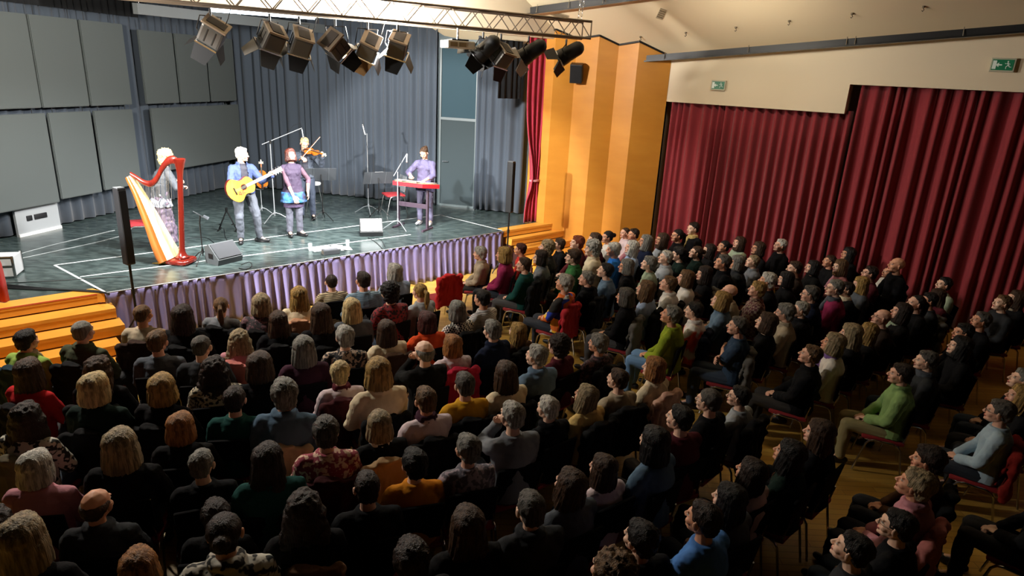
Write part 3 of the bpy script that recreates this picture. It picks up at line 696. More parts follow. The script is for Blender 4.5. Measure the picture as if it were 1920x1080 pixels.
PTH = {k: top_mesh(POSES[k], g=.034, collar=.05, name='jacket', fold=.014) for k in ('lap', 'lap_l', 'lap_r', 'lap_u', 'lap_p')}   # thicker, with a collar
HAIR = {k: hair_mesh(k) for k in ('short', 'crop', 'balding', 'fluffy', 'curly', 'bob', 'lob', 'long', 'wavy', 'pony', 'bun')}
GLS = glasses_mesh(); GLS.materials.append(DUMMY)
def scarf_mesh():
    mb = MB(); mb.rings([(V((0, -.062, 1.00)), V((.095, 0, 0)), V((0, .085, 0))), (V((0, -.058, 1.04)), V((.105, 0, 0)), V((0, .098, 0))), (V((0, -.05, 1.085)), V((.088, 0, 0)), V((0, .084, 0)))], 18)
    mb.cap((.04, .03, 1.02), (.05, .075, .86), .03, .035)
    return vox(mb, .009, 2, .6, wrinkle(.012, 14), 'scarf')
SCF = scarf_mesh()
def coat_mesh(long_=False, seed=0):
    """a coat hung over a chair back, sleeves hanging"""
    mb = MB(); z0 = .18 if long_ else .40
    mb.rings([(V((0, -.29, z0)), V((.24, 0, 0)), V((0, .030, 0))), (V((0, -.275, .55)), V((.235, 0, 0)), V((0, .032, 0))), (V((0, -.262, .80)), V((.238, 0, 0)), V((0, .042, 0))), (V((0, -.262, .905)), V((.235, 0, 0)), V((0, .045, 0)))], 24)
    mb.rings([(V((0, -.165, .50)), V((.20, 0, 0)), V((0, .018, 0))), (V((0, -.20, .75)), V((.235, 0, 0)), V((0, .022, 0))), (V((0, -.235, .895)), V((.23, 0, 0)), V((0, .035, 0)))], 24)
    for s in (-1, 1):
        mb.cap((s * .205, -.265, .86), (s * .235, -.27, .62), .045, .042); mb.cap((s * .235, -.27, .62), (s * .225, -.24, .38), .042, .034)
    mb.rings([(V((0, -.27, .90)), V((.12, 0, 0)), V((0, .05, 0))), (V((0, -.285, .945)), V((.10, 0, 0)), V((0, .045, 0)))], 18)
    return vox(mb, .012, 2, .7, wrinkle(.030, 7), 'coat')
COAT = coat_mesh(); COATL = coat_mesh(True)
SKIN = [[mat('skin_%d' % i, c_, .5, spec=.35), mat('lips_%d' % i, l_, .45), mat('eye_white', '#d8d4cc', .3), mat('iris', '#2a2018', .2)] for i, (c_, l_) in enumerate((('#e2b096', '#b5655a'), ('#d59c7c', '#a3574b'), ('#eabfa4', '#c06f66')))]
HC = {'blk': '#15110f', 'dbr': '#2a1b12', 'br': '#46301e', 'lbr': '#6f5233', 'aub': '#4a1a14', 'gin': '#8a3d1c', 'str': '#a8713c', 'bl': '#b08d4e', 'lbl': '#d9c08a', 'gbl': '#a59270', 'gry': '#86847c', 'lgr': '#b3b0a6', 'wht': '#d8d4c8', 'sp': '#5a5650'}
HN = {'blk': 'black', 'dbr': 'dark brown', 'br': 'brown', 'lbr': 'light brown', 'aub': 'dark auburn', 'gin': 'ginger', 'str': 'strawberry blonde', 'bl': 'blonde', 'lbl': 'pale blonde', 'gbl': 'ash blonde', 'gry': 'grey', 'lgr': 'light grey', 'wht': 'white', 'sp': 'greying'}
def hairmat(k): return mat('hair_' + k, HC[k], .55, pattern='noise', col2=tuple(x * .42 for x in rgb(HC[k])[:3]) + (1,), pscale=34, aniso=(1.8, 1.8, .14), bump=.7, bscale=90, spec=.3)
SN = {'short': 'short', 'crop': 'cropped', 'balding': 'receding', 'bald': None, 'fluffy': 'short full', 'curly': 'curly', 'bob': 'bobbed', 'lob': 'shoulder-length', 'long': 'long straight', 'wavy': 'long wavy', 'pony': 'ponytailed', 'bun': 'pinned-up'}
TC = {  # clothing: colour, name, pattern, second colour, scale
    'bk': ('#101012', 'black top'), 'bj': ('#0e0f12', 'black jacket'), 'nv': ('#141c30', 'navy jacket'), 'dg': ('#2b2d30', 'dark grey jacket'), 'gs': ('#4c5158', 'grey sweater'), 'lg': ('#9aa0a4', 'pale grey top'), 'gj': ('#6f7378', 'mid-grey jacket'),
    'cr': ('#d8c8a8', 'cream top'), 'be': ('#a39680', 'beige sweater'), 'wh': ('#d9d4ca', 'white blouse'), 'pk': ('#b27c86', 'pink top'), 'pp': ('#cfbdc0', 'pale pink sweater'), 'lgn': ('#7f9a4a', 'light green jacket'), 'ol': ('#3c4030', 'olive jacket'),
    'gn': ('#35683a', 'green cardigan'), 'yg': ('#86992c', 'yellow-green jumper'), 'mg': ('#7d9c62', 'mint green jacket'), 'tl': ('#16423e', 'teal shirt'), 'dgn': ('#14241f', 'dark green top'), 'mr': ('#4a1a22', 'maroon top'), 'pl': ('#3d2230', 'plum sweater'), 'mag': ('#8a2a52', 'magenta top'),
    'cor': ('#c2392f', 'coral shirt'), 'or': ('#c9481f', 'orange-red top'), 'red': ('#a81e22', 'red-orange top'), 'mus': ('#c29022', 'mustard shirt'), 'orr': ('#c07a1c', 'amber top'), 'yl': ('#cdb070', 'pale yellow top'), 'lb': ('#8fa0bb', 'light blue top'), 'bl': ('#2a6fc0', 'bright blue sweater'), 'db': ('#2c3d52', 'dark blue t-shirt'), 'cb': ('#4a78b8', 'cobalt shirt'), 'bs': ('#5d7388', 'grey-blue shirt'), 'dn': ('#4f6478', 'denim shirt'), 'brn': ('#4a3322', 'brown sweater'), 'db2': ('#2c221c', 'dark brown jacket'), 'lpg': ('#98a68e', 'sage top'),
    'nord': ('#cfc09c', 'nordic patterned cream sweater', 'stripe', '#4a3c2c', 14), 'flo': ('#16161a', 'black floral blouse', 'spots', '#b09a86', 26), 'leo': ('#b3a88e', 'leopard print top', 'spots', '#15120e', 34), 'chk': ('#e0dcd0', 'black and white checked shirt', 'check', '#15151a', 40),
    'str': ('#c8c8c4', 'striped grey hoodie', 'stripe', '#8e8e90', 16), 'bst': ('#7f98a8', 'blue striped shirt', 'stripe', '#3e5568', 18), 'rpr': ('#8a2c40', 'red and cream printed blouse', 'spots', '#d8b8a0', 30), 'blk': ('#f2c62a', 'colour-block sweater', 'blocks', '#2440b8', 7), 'zbr': ('#b8b4a6', 'cream and black patterned cardigan', 'spots', '#1a1a18', 22), 'wor': ('#e0dcd4', 'white and orange sweater', 'spots', '#d04a1a', 4), 'rsc': ('#7a1a20', 'red patterned shawl', 'spots', '#1c1012', 34), 'gpt': ('#5a5862', 'grey patterned top', 'spots', '#9a8e98', 26), 'plr': ('#5a2a34', 'maroon plaid jacket', 'check', '#8a7a6a', 26), 'dpt': ('#2a2226', 'dark patterned top', 'spots', '#6a4a50', 28), 'vest': ('#9fb6c4', 'pale blue shirt and black vest'), 'bkw': ('#111', 'black jacket with white collar'), 'bkt': ('#0f1012', 'black top with teal collar'),
}
def topmat(k):
    t = TC[k]; col = t[0] if len(t[0]) > 4 else '#111111'
    if len(t) > 2: return mat('cloth_' + k, col, .85, pattern=t[2], col2=t[3], pscale=t[4], bump=.1, bscale=90)
    return mat('cloth_' + k, col, .9, bump=.12, bscale=90, spec=.12)
TRM = [mat('trousers_%d' % i, c_, .85, bump=.1, bscale=120) for i, c_ in enumerate(('#14161a', '#1c2430', '#2c3a4c', '#3a3a3c', '#22201e'))]
jeans_blue = mat('light_blue_jeans', '#5f86b0', .8, bump=.15, bscale=150); khaki = mat('khaki_cloth', '#8a8058', .85, bump=.1)
shoe_black = mat('black_shoe', '#0e0e10', .45)
# head pixel, hair style, hair colour, clothing, options  (c: coat colour over the chair, g: glasses, s: scarf, p: pose, k: clothing cut, h: head height, t: trousers, y: turn)
AUD = [
(52,639,'short','blk','lgn','s=be c=tealdk k=j'),(157,622,'crop','gry','ol','c=blk k=j h=1.2'),(269,590,'crop','lbr','be','c=brdk h=1.23'),(297,641,'short','lbr','gs','h=1.22'),(344,593,'long','dbr','bk','c=blk'),
(379,650,'crop','sp','dg',''),(415,574,'pony','lbr','gj','c=blk'),(490,570,'bob','gbl','dpt','c=blk'),(561,555,'long','bl','cr','c=peach'),(621,529,'crop','dbr','nord',''),
(680,526,'short','dbr','bst',''),(738,510,'bob','lgr','lb','k=j'),(601,590,'long','br','bk','c=blk'),(659,578,'lob','lbl','gs',''),(729,549,'curly','blk','rsc',''),
(522,603,'long','br','bj','k=j c=blk'),(449,637,'wavy','gbl','pk','c=pink'),(569,653,'lob','gry','pl',''),(646,632,'fluffy','lgr','flo','h=1.16'),(724,620,'lob','br','cr','c=brown k=j'),
(786,547,'pony','bl','lg',''),(798,603,'bob','aub','or','k=j'),(856,582,'bob','gry','chk','c=blk'),(903,560,'short','blk','str',''),(899,476,'fluffy','lgr','be','k=j'),
(943,478,'bob','bl','mag',''),(975,468,'short','aub','cor',''),(981,497,'short','br','tl','c=blkL'),(1012,483,'bob','dbr','gj',''),(1057,531,'fluffy','lgr','blk','c=red p=lap_u'),
(1099,523,'short','gry','bj','c=blk k=j'),(1134,508,'short','blk','bs',''),(1023,465,'curly','gbl','dg',''),(1047,459,'fluffy','br','bk',''),(1081,456,'fluffy','gin','mr','s=mr'),
(1073,483,'fluffy','br','gn','k=j'),(1113,450,'long','br','mr',''),(1138,445,'bun','blk','wh',''),(1109,467,'curly','lgr','cr','k=j'),(1149,469,'fluffy','wht','bl',''),
(1183,464,'long','wht','lb','p=lap_u'),(1171,437,'pony','br','pp',''),(1187,440,'short','dbr','pk','h=1.15'),(1209,453,'lob','gry','nv','g=1'),(1240,450,'lob','br','lg','g=1'),
(1269,442,'pony','blk','bk','g=1'),(1299,429,'short','dbr','bk','s=yl h=1.3'),(1173,500,'bob','gry','bk','g=1'),(1215,495,'fluffy','gry','lpg',''),(1247,483,'short','wht','lg','p=lap_u k=j c=blk'),
(1271,477,'fluffy','blk','dgn',''),(1304,474,'bun','br','dgn','g=1'),(1328,469,'long','dbr','bk','p=lap_u'),(1284,522,'bob','lbr','wh','c=brdk'),(1319,514,'lob','dbr','bk','c=grey'),
(1252,533,'short','lbr','wh','k=j c=blk'),(1209,543,'long','lbr','lb','c=blk'),(1171,557,'bob','sp','bk','c=grey'),(1257,591,'short','gry','yg','t=jean'),(1300,583,'short','blk','wor','k=j c=navy'),
(1350,564,'bob','bl','bs','k=j'),(1366,548,'bald','br','be',''),(1418,543,'fluffy','bl','plr','k=j p=lap_u'),(1437,527,'fluffy','wht','bk',''),(1354,493,'short','sp','bj','k=j'),
(1380,493,'bob','gry','dg','k=j'),(1410,491,'short','gbl','gj','k=j'),(1385,455,'lob','br','lpg','p=lap_u'),(1420,466,'bob','br','bk','g=1 p=lap_u'),(1462,461,'short','wht','bk','g=1 h=1.24'),
(1356,463,'bun','blk','bk',''),(1488,504,'short','br','db2',''),(1522,502,'bob','blk','bkw',''),(1472,524,'bob','blk','bk',''),(1554,490,'short','br','bk','p=lap_u'),
(1589,477,'long','blk','bk','g=1 h=1.22'),(1574,500,'lob','lbr','pk',''),(1518,552,'short','sp','nv','g=1 k=j'),(1564,541,'short','gry','mag','g=1 s=gs h=1.22'),(1585,543,'short','dbr','bk','s=cr'),
(1612,533,'long','bl','gs',''),(1629,513,'short','dbr','mr','g=1'),(1665,511,'pony','dbr','wh','k=j c=blk'),(1680,498,'bald','br','bj','h=1.3'),(1470,587,'fluffy','gry','be','g=1 s=be'),
(1500,581,'short','lgr','bj','k=j'),(1435,604,'bob','br','bkt','p=lap_u'),(1382,612,'short','sp','db','p=cross t=jean2 c=grey'),(1652,596,'bald','br','db2','g=1'),(1688,584,'lob','dbr','bk','s=lpg p=lap_u'),
(1716,569,'pony','blk','bk',''),(1740,564,'short','blk','dg','c=grey'),(1755,556,'long','br','mr',''),(1768,534,'short','blk','lpg',''),(1625,622,'long','bl','bk','p=lap_u'),
(1593,626,'long','gbl','bk',''),(1560,644,'bob','gbl','wh','s=lil'),(1518,665,'short','lbr','bj','p=lap_u k=j'),(1837,601,'short','sp','bj','p=lap_u'),(1877,569,'short','lbr','dg',''),
(1903,560,'long','br','bk','s=be'),(1804,624,'short','blk','bj',''),(1797,650,'long','blk','bk',''),(1735,677,'short','sp','dg','s=gs'),(1687,702,'short','dbr','mg','t=khaki k=j'),
(1872,773,'short','sp','vest','g=1 c=reddk'),(1910,744,'lob','bl','bj',''),(1914,712,'short','gry','bk',''),(1737,863,'fluffy','dbr','brn','c=blkL'),(1713,909,'fluffy','gbl','pk','c=pink k=j'),
(1679,986,'short','blk','bj','g=1'),(1595,1030,'short','blk','dg',''),(1533,812,'long','br','bj',''),(1477,851,'long','blk','dgn',''),(1405,885,'long','dbr','pp','p=lap_u'),
(1364,936,'long','blk','gs',''),(1316,974,'short','dbr','cb','p=cross'),(1198,1010,'fluffy','blk','bj',''),(1142,1072,'curly','lbr','mr',''),(1327,752,'crop','sp','bj','g=1 h=1.24'),
(1384,744,'short','blk','lg','g=1 c=blk'),(1273,785,'short','blk','mr',''),(1224,690,'bob','str','cr','c=pinkc'),(1157,712,'short','br','be','c=blk'),(1224,828,'lob','blk','dn',''),
(1097,743,'lob','gbl','yl','s=or c=blk k=j'),(1128,878,'lob','br','pp',''),(1066,909,'long','br','gs',''),(1026,766,'short','wht','bj','k=j'),(959,780,'short','lgr','gj','p=chin k=j'),
(993,955,'short','sp','dg','k=j'),(875,842,'fluffy','gry','gpt',''),(870,722,'short','sp','mus','c=blk'),(947,701,'lob','br','cr','k=j c=blk'),(1005,668,'short','lgr','bs','k=j'),
(1045,649,'curly','dbr','mr',''),(1120,645,'fluffy','gry','dpt','c=blk'),(969,622,'long','bl','brn','c=blk'),(922,620,'short','gry','nv','k=j'),(846,647,'bob','str','pp','k=j c=rose'),
(794,660,'balding','gry','bkw','p=chin h=1.2'),(797,751,'short','lbr','pp','s=pl c=blk'),(709,698,'bob','bl','cr','c=blk k=j'),(638,700,'fluffy','lbl','pp','s=mr c=maroon'),(533,740,'fluffy','gry','dn','k=j c=cream'),
(488,686,'bob','br','bj','s=lg k=j'),(441,750,'short','dbr','tl',''),(403,692,'wavy','dbr','leo',''),(611,811,'fluffy','sp','rpr','c=maroon'),(711,796,'bob','gbl','bkw','s=wh c=map'),
(775,870,'fluffy','blk','orr',''),(688,915,'short','dbr','bj',''),(570,955,'wavy','dbr','bk','c=tan'),(503,862,'long','dbr','tl','k=j'),(379,871,'short','gry','bj',''),
(341,800,'bob','str','bk',''),(227,835,'lob','gbl','bj','k=j'),(305,727,'bob','bl','bk','c=blk'),(181,727,'bob','lbl','dgn','c=blk'),(187,692,'wavy','br','bk','c=blk'),
(57,697,'long','br','red','c=blk'),(52,782,'wavy','dbr','zbr','c=patt'),(71,875,'bob','wht','pk',''),(183,947,'balding','br','dg','k=j'),(46,1008,'lob','gbl','bk',''),
(262,1062,'bob','str','bk',''),(422,1000,'bun','dbr','zbr','k=j'),(770,1052,'fluffy','dbr','bk',''),(875,985,'long','br','bk','k=j'),(-6,985,'wavy','dbr','bk',''),
(405,968,'fluffy','dbr','bj',''),(1975,905,'short','br','bj','h=1.22'),
]
CC = {'tealdk': ('#1d3038', 'dark teal'), 'blk': ('#0e0f11', 'black'), 'blkL': ('#0f1113', 'long black'), 'brdk': ('#2e211c', 'dark brown'), 'peach': ('#b9896a', 'peach'), 'pink': ('#b9726c', 'pink'), 'brown': ('#3e2a1c', 'brown furry'), 'red': ('#b23038', 'crimson'), 'grey': ('#5c5a56', 'grey'), 'navy': ('#111a2c', 'navy'),
      'reddk': ('#7a1f1a', 'dark red'), 'pinkc': ('#c9a08c', 'pale pink'), 'rose': ('#a8203a', 'rose red'), 'maroon': ('#3a1418', 'maroon'), 'cream': ('#b09878', 'cream'), 'map': ('#a88a66', 'tan patterned'), 'tan': ('#6f4f38', 'tan'), 'patt': ('#57503f', 'grey-brown patterned')}
SCN = {'lil': ('#7a5a9a', 'lilac')}
FOC = V((-4.4, 11.8))
import re as _re
rows = []
for i, (px, py, st, hc, tc, op) in enumerate(AUD):
    o = dict(a.split('=') for a in op.split())
    rows.append([i, px, py, st, hc, tc, o, float(o.get('h', 1.19)), None])
# people differ in height: settle each head height so that neighbours keep their chairs apart
for it in range(6):
    for r in rows:
        best = None; h0 = float(r[6].get('h', 1.19))
        for dh in (0, -.02, .02, -.04, .04, -.06, .06, -.08, .08, -.10, .10, -.12, .12):
            h = h0 + dh; q = at(r[1], r[2], h); c_ = (dh * 5) ** 2
            for s in rows:
                if s is not r and abs(s[1] - r[1]) < 190 and abs(s[2] - r[2]) < 170:
                    d = (at(s[1], s[2], s[7]) - q); d = math.hypot(d.x, d.y)
                    if d < .56: c_ += (.56 - d) ** 2 * 60
            if best is None or c_ < best[0]: best = (c_, h)
        r[7] = best[1]
for r in rows: r[8] = at(r[1], r[2], r[7])
def desc(r):
    i, px, py, st, hc, tc, o, hz, hp = r
    h = 'bald head' if st == 'bald' else '%s %s hair' % (SN[st], HN[hc])
    return h, TC[tc][1]
base = {}
for r in rows: base.setdefault(desc(r), []).append(r)
tops = {}
for r in rows: tops.setdefault(r[5], []).append(r)
BASICS = {}
def key(r):
    """how a neighbour is called in another person's label"""
    if len(tops[r[5]]) == 1: return 'the ' + TC[r[5]][1]
    return None
coatname = {}
for r in rows:
    if 'c' in r[6]: coatname.setdefault(r[6]['c'], []).append(r)
used = set(); PL = {}
for r in rows:
    h, t = desc(r); lab = 'seated person with %s in %s' % (h, t)
    if len(base[(h, t)]) > 1 or len(lab.split()) < 4:
        best = None
        for q in rows:
            if q is r or not key(q): continue
            dx, dy = q[1] - r[1], q[2] - r[2]; dd = math.hypot(dx, dy)
            rel = ('right of' if dx < 0 else 'left of') if abs(dx) > abs(dy) * 1.1 else ('behind' if dy < 0 else 'in front of')
            c2 = '%s, %s %s' % ('person with %s in %s' % (h, t), rel, key(q).replace('the ', '', 1))
            if c2 in used or len(c2.split()) > 15: continue
            if best is None or dd < best[0]: best = (dd, c2)
        if best: lab = best[1]
    used.add(lab); PL[r[0]] = lab
for (i, px, py, st, hc, tc, o, hz, hp) in rows:
    az = math.degrees(math.atan2(FOC.y - hp.y, FOC.x - hp.x)); rr = random.Random(i * 7 + 3)
    p = o.get('p') or rr.choice(['lap', 'lap', 'lap_l', 'lap_r'])
    if px > 1000 and p in ('lap', 'lap_l', 'lap_r') : p = rr.choice(['lap', 'lap_p', 'lap_p', 'lap_l'])
    az += rr.uniform(-6, 6) + (-6 if p == 'lap_l' else 5 if p == 'lap_r' else 0)
    sc = hz / 1.19; P = POSES[p]; hl = V(P.head) * sc; ra = math.radians(az - 90)
    R = M.Rotation(ra, 3, 'Z'); b = V((hp.x, hp.y, 0)) - R @ V((hl.x, hl.y, 0))
    e = empty('person', (b.x, b.y, 0), ra, PL[i], 'person', 'audience seated in rows'); e.scale = (sc * 1.06, sc * 1.04, sc)
    sk = SKIN[rr.randrange(3)]
    inst('body', PB[p], sk, e)
    tm = topmat(tc); isj = o.get('k') == 'j' and p in PTH
    inst('jacket' if isj else 'sweater', (PTH if isj else PT_)[p], [tm], e)
    tr = {'jean': jeans_blue, 'jean2': TRM[2], 'khaki': khaki}.get(o.get('t')) or rr.choice(TRM)
    inst('trousers', PTR[p], [tr], e)
    for sm in PSH[p]: inst('shoe', sm, [shoe_black], e)
    if st != 'bald':
        hm = hairmat(hc); T = P.HT.copy()
        s_ = 1 + rr.uniform(-.02, .04); inst('hair', HAIR[st], [hm], e, T @ M.Diagonal((s_, s_, s_, 1)))
    if 'g' in o: inst('glasses', GLS, [blackm], e, P.HT)
    if 's' in o: inst('scarf', SCF, [topmat(o['s']) if o['s'] in TC else mat('scarf_' + o['s'], SCN[o['s']][0], .85)], e, M.Translation(V(P.neck) - V((0, -.07, 1.04))))
    cl = PL[i].replace('seated person with ', '').replace('person with ', '')
    full = 'person with ' + cl
    fits = lambda *a: next((s for s in a if len(s.split()) <= 16), a[-1])
    chair((b.x, b.y, 0), az, fits('black-backed chair under the ' + full, 'black-backed chair under ' + full, 'chair under ' + full, 'chair of ' + cl))
    if 'c' in o:
        c_ = CC[o['c']]; nm = 'coat'
        ce = inst(nm, COATL if o['c'] == 'blkL' else COAT, [mat('coat_' + o['c'], c_[0], .9, bump=.2, bscale=40, spec=.15)], None)
        ce.location = (b.x, b.y, 0); ce.rotation_euler = (0, 0, ra)
        tag(ce, fits('%s coat over the chair of the %s' % (c_[1], full), '%s coat behind %s' % (c_[1], full), '%s coat behind %s' % (c_[1], cl), 'coat behind %s' % cl), 'coat', 'coats hung over chair backs')

# ---------------------------------------------------------------- rig, signs, loudspeakers
TA, TB = TA * K, TB * K
zc = 4.585 * K; tz = V((0, 0, .29)); tn = V((-TD.y, TD.x)) * .29; tn = V((tn.x, tn.y, 0))
s_r = (lambda q: (V((q.x, q.y)) - TA).dot(TD))(online(1108, 60, TA, TD)); s_l = s_r - 9.2
def tp(s, a=0, b=0): q = TA + TD * s; return V((q.x, q.y, zc)) + tn * a + tz * b
tr = empty('lighting_truss', tp(s_r), 0, 'aluminium box truss carrying the stage spotlights above the stage edge', 'truss')
def under(o, root):
    o.parent = root; o.matrix_parent_inverse = M.Translation(-root.location); return o
for a in (0, 1):
    for b in (0, 1): under(MB().tube([tp(s_l, a, b), tp(s_r, a, b)], .024, 10).build('chord', alu), tr)
nb = 18; bay = (s_r - s_l) / nb
for i in range(nb):
    s0, s1, sm = s_l + bay * i, s_l + bay * (i + 1), s_l + bay * (i + .5)
    for a in (0, 1): under(MB().tube([tp(s0, a, 0), tp(sm, a, 1)], .010, 6).build('brace', alu), tr); under(MB().tube([tp(sm, a, 1), tp(s1, a, 0)], .010, 6).build('brace', alu), tr)
for i in (nb,): 
    for a in (0, 1): under(MB().tube([tp(s_r, a, 0), tp(s_r, a, 1)], .012, 6).build('end_post', alu), tr)
def chain(s, a, label, n=30, dx=0):
    p = tp(s, a, 1); mb = MB(); e = empty('chain', p, 0, label, 'chain', 'chains holding the truss'); zt = 0
    top = p.z
    zmax = min((-.262 * p.x / K - .54 * p.y / K + 12.72) * K, p.z + 1.6)
    k = 0
    while top < zmax:
        c = V((dx * k * .02, 0, top - p.z + .03)); R = (k % 2) * PI / 2
        pts = [c + V((.014 * math.cos(t) * math.cos(R), .014 * math.cos(t) * math.sin(R), .032 * math.sin(t))) for t in [j * PI / 5 for j in range(11)]]
        MB().tube(pts, .0045, 5).build('chain_link', steel, e); top += .048; k += 1
chain(s_r - .30, 0, 'steel chain hoisting the end of the truss, front strand', dx=.1); chain(s_r - .05, 1, 'steel chain hoisting the end of the truss, rear strand', dx=.2)
chain(s_r - 3.45, 0, 'steel chain by the middle of the truss')
# spotlights
silver = mat('spot_silver', '#454340', .38, .5); spot_black = mat('spot_black', '#101011', .45, .2); grill = mat('spot_grille', '#2a2320', .7); flap_t = mat('tan_flap', '#7a5c38', .5)
def trap(mb, a, b, c, d_, n): mb.plate([a, b, c, d_], n); return mb
hookn = ['beside the hanging pelmet beam, pointing at the harp', 'with a white open flap, first of the pair', 'with a black square flap, second of the pair', 'between the silver pair and the brown-flapped one', 'with a brown flap hanging down', 'with a black flap in front of the back curtain', 'lying nearly level beside the projector', 'with two bright slots, below the projector end', 'with a pale flap in front of the crimson curtain', 'polished black can nearest the orange columns']
for i, (p, d, kind) in enumerate(SPOTPOS):
    p = p * K; X = V((d.y, -d.x, 0)).normalized(); Z = d.cross(X).normalized() * -1; Z = X.cross(d).normalized()
    if Z.z < 0: Z = -Z; X = -X
    T = M(((X.x, d.x, Z.x, p.x), (X.y, d.y, Z.y, p.y), (X.z, d.z, Z.z, p.z), (0, 0, 0, 1)))
    sil = i in (0, 1, 2, 3, 4, 5, 7)
    TR = T @ M.Rotation(math.radians((-40, 26, 22, 28, 34, 28, 60, 16, 40, 35)[i]), 4, 'Y')
    e = empty('stage_spotlight', p, 0, 'stage spotlight ' + hookn[i], 'spotlight', 'theatre spotlights hung from the truss')
    def add(mb, nm, m_, sm=False): mb.xf(TR @ M.Scale(1.12, 4)); return under(mb.build(nm, m_, None, sm), e)
    if kind == 'flood':
        add(MB().box((0, -.03, 0), (.26, .26, .28), bev=.03), 'housing', silver if sil else spot_black)
        mb = MB(); mb.box((0, -.17, .0), (.27, .025, .31), bev=.006); add(mb, 'rear_frame', alu if sil else spot_black)
        add(MB().box((0, -.185, 0), (.15, .01, .23)), 'grille', grill)
        mb = MB()
        for z in (-.05, .05): mb.box((-.132, -.03, z), (.006, .18, .014)); mb.box((.132, -.03, z), (.006, .18, .014))
        add(mb, 'cooling_slots', blackm)
        r = .12; y0 = .10
        rim = MB()
        for sx in (-1, 1): rim.box((sx * .155, y0, 0), (.012, .02, .27))
        for sz in (-1, 1): rim.box((0, y0, sz * .13), (.32, .02, .012))
    else:
        add(MB().cap((0, -.22, 0), (0, .02, 0), .115, .125, 24).rings([(V((0, -.02, 0)), V((.13, 0, 0)), V((0, 0, .13))), (V((0, .10, 0)), V((.14, 0, 0)), V((0, 0, .14)))], 24), 'housing', spot_black, True)
        r = .12; y0 = .10; rim = MB().rings([(V((0, .095, 0)), V((.15, 0, 0)), V((0, 0, .15))), (V((0, .115, 0)), V((.15, 0, 0)), V((0, 0, .15)))], 24)
    add(rim, 'front_rim', steel if sil or i == 9 else spot_black, kind != 'flood')
    add(MB().rings([(V((0, .098, 0)), V((.10, 0, 0)), V((0, 0, .10))), (V((0, .104, 0)), V((.09, 0, 0)), V((0, 0, .09)))], 20), 'lens', mat('lit_lens', '#fff4dc', .3, emit=3))
    for j, (sx, sz) in enumerate(((1, 0), (-1, 0), (0, 1), (0, -1))):
        fm = {1: silver, 4: flap_t, 8: mat('pale_flap', '#a9a29c', .5)}.get(i, spot_black) if j in (1, 3) else spot_black
        if i in (0, 2) and j == 0: fm = silver
        w0, w1, L_, op = .13, .09, .17, .11
        if sx: q = [V((sx * .155, .11, -w0)), V((sx * .155, .11, w0)), V((sx * (.155 + op), .11 + L_, w1)), V((sx * (.155 + op), .11 + L_, -w1))]; n_ = (sx * .006, 0, 0)
        else: q = [V((-w0 - .01, .11, sz * .13)), V((w0 + .01, .11, sz * .13)), V((w1, .11 + L_, sz * (.13 + op * .9))), V((-w1, .11 + L_, sz * (.13 + op * .9)))]; n_ = (0, 0, sz * .006)
        add(trap(MB(), *q, n_), 'barn_door', fm)
    top = V((p.x, p.y, zc - .03)); s_ = max(.0, 1)
    yk = MB().tube([T @ V((-.17, 0, 0)), T @ V((-.175, 0, .12)) , top + V((X.x, X.y, 0)) * -.17 + V((0, 0, -.12)), top + V((0, 0, -.12)), top + V((X.x, X.y, 0)) * .17 + V((0, 0, -.12)), T @ V((.175, 0, .12)), T @ V((.17, 0, 0))], .009, 6)
    under(yk.build('yoke', blackm), e)
    under(MB().tube([top + V((0, 0, -.13)), top + V((0, 0, -.02))], .018, 8).build('clamp', blackm), e)
    if i % 2 == 0:
        a_ = T @ V((0, -.16, .05)); b_ = top + V((.25, .1, 0)); c_ = a_.lerp(b_, .5) - V((0, 0, .18))
        under(MB().tube([a_, a_.lerp(c_, .5) - V((0, 0, .04)), c_, c_.lerp(b_, .6) - V((0, 0, .03)), b_], .006, 5).build('power_lead', blackm), e)
# projector hung under the truss
pj = online(858, 84, TA, TD); e = empty('projector', (pj.x, pj.y, pj.z), math.atan2(TD.y, TD.x), 'white projector with brown vent grilles hung under the truss', 'projector')
MB().box((0, 0, 0), (.50, .34, .12), bev=.02).build('projector_body', mat('offwhite_plastic', '#d6cdbb', .5), e, False)
for x in (-.14, .02): 
    MB().box((x, -.172, 0), (.13, .006, .07)).build('vent_grille', mat('brown_vent', '#8a7350', .7), e, False)
MB().tube([(0, 0, .06), (0, 0, zc - pj.z)], .02, 8).build('mount_pole', steel, e)
MB().box((0, 0, .075), (.3, .24, .02)).build('mount_plate', blackm, e, False)
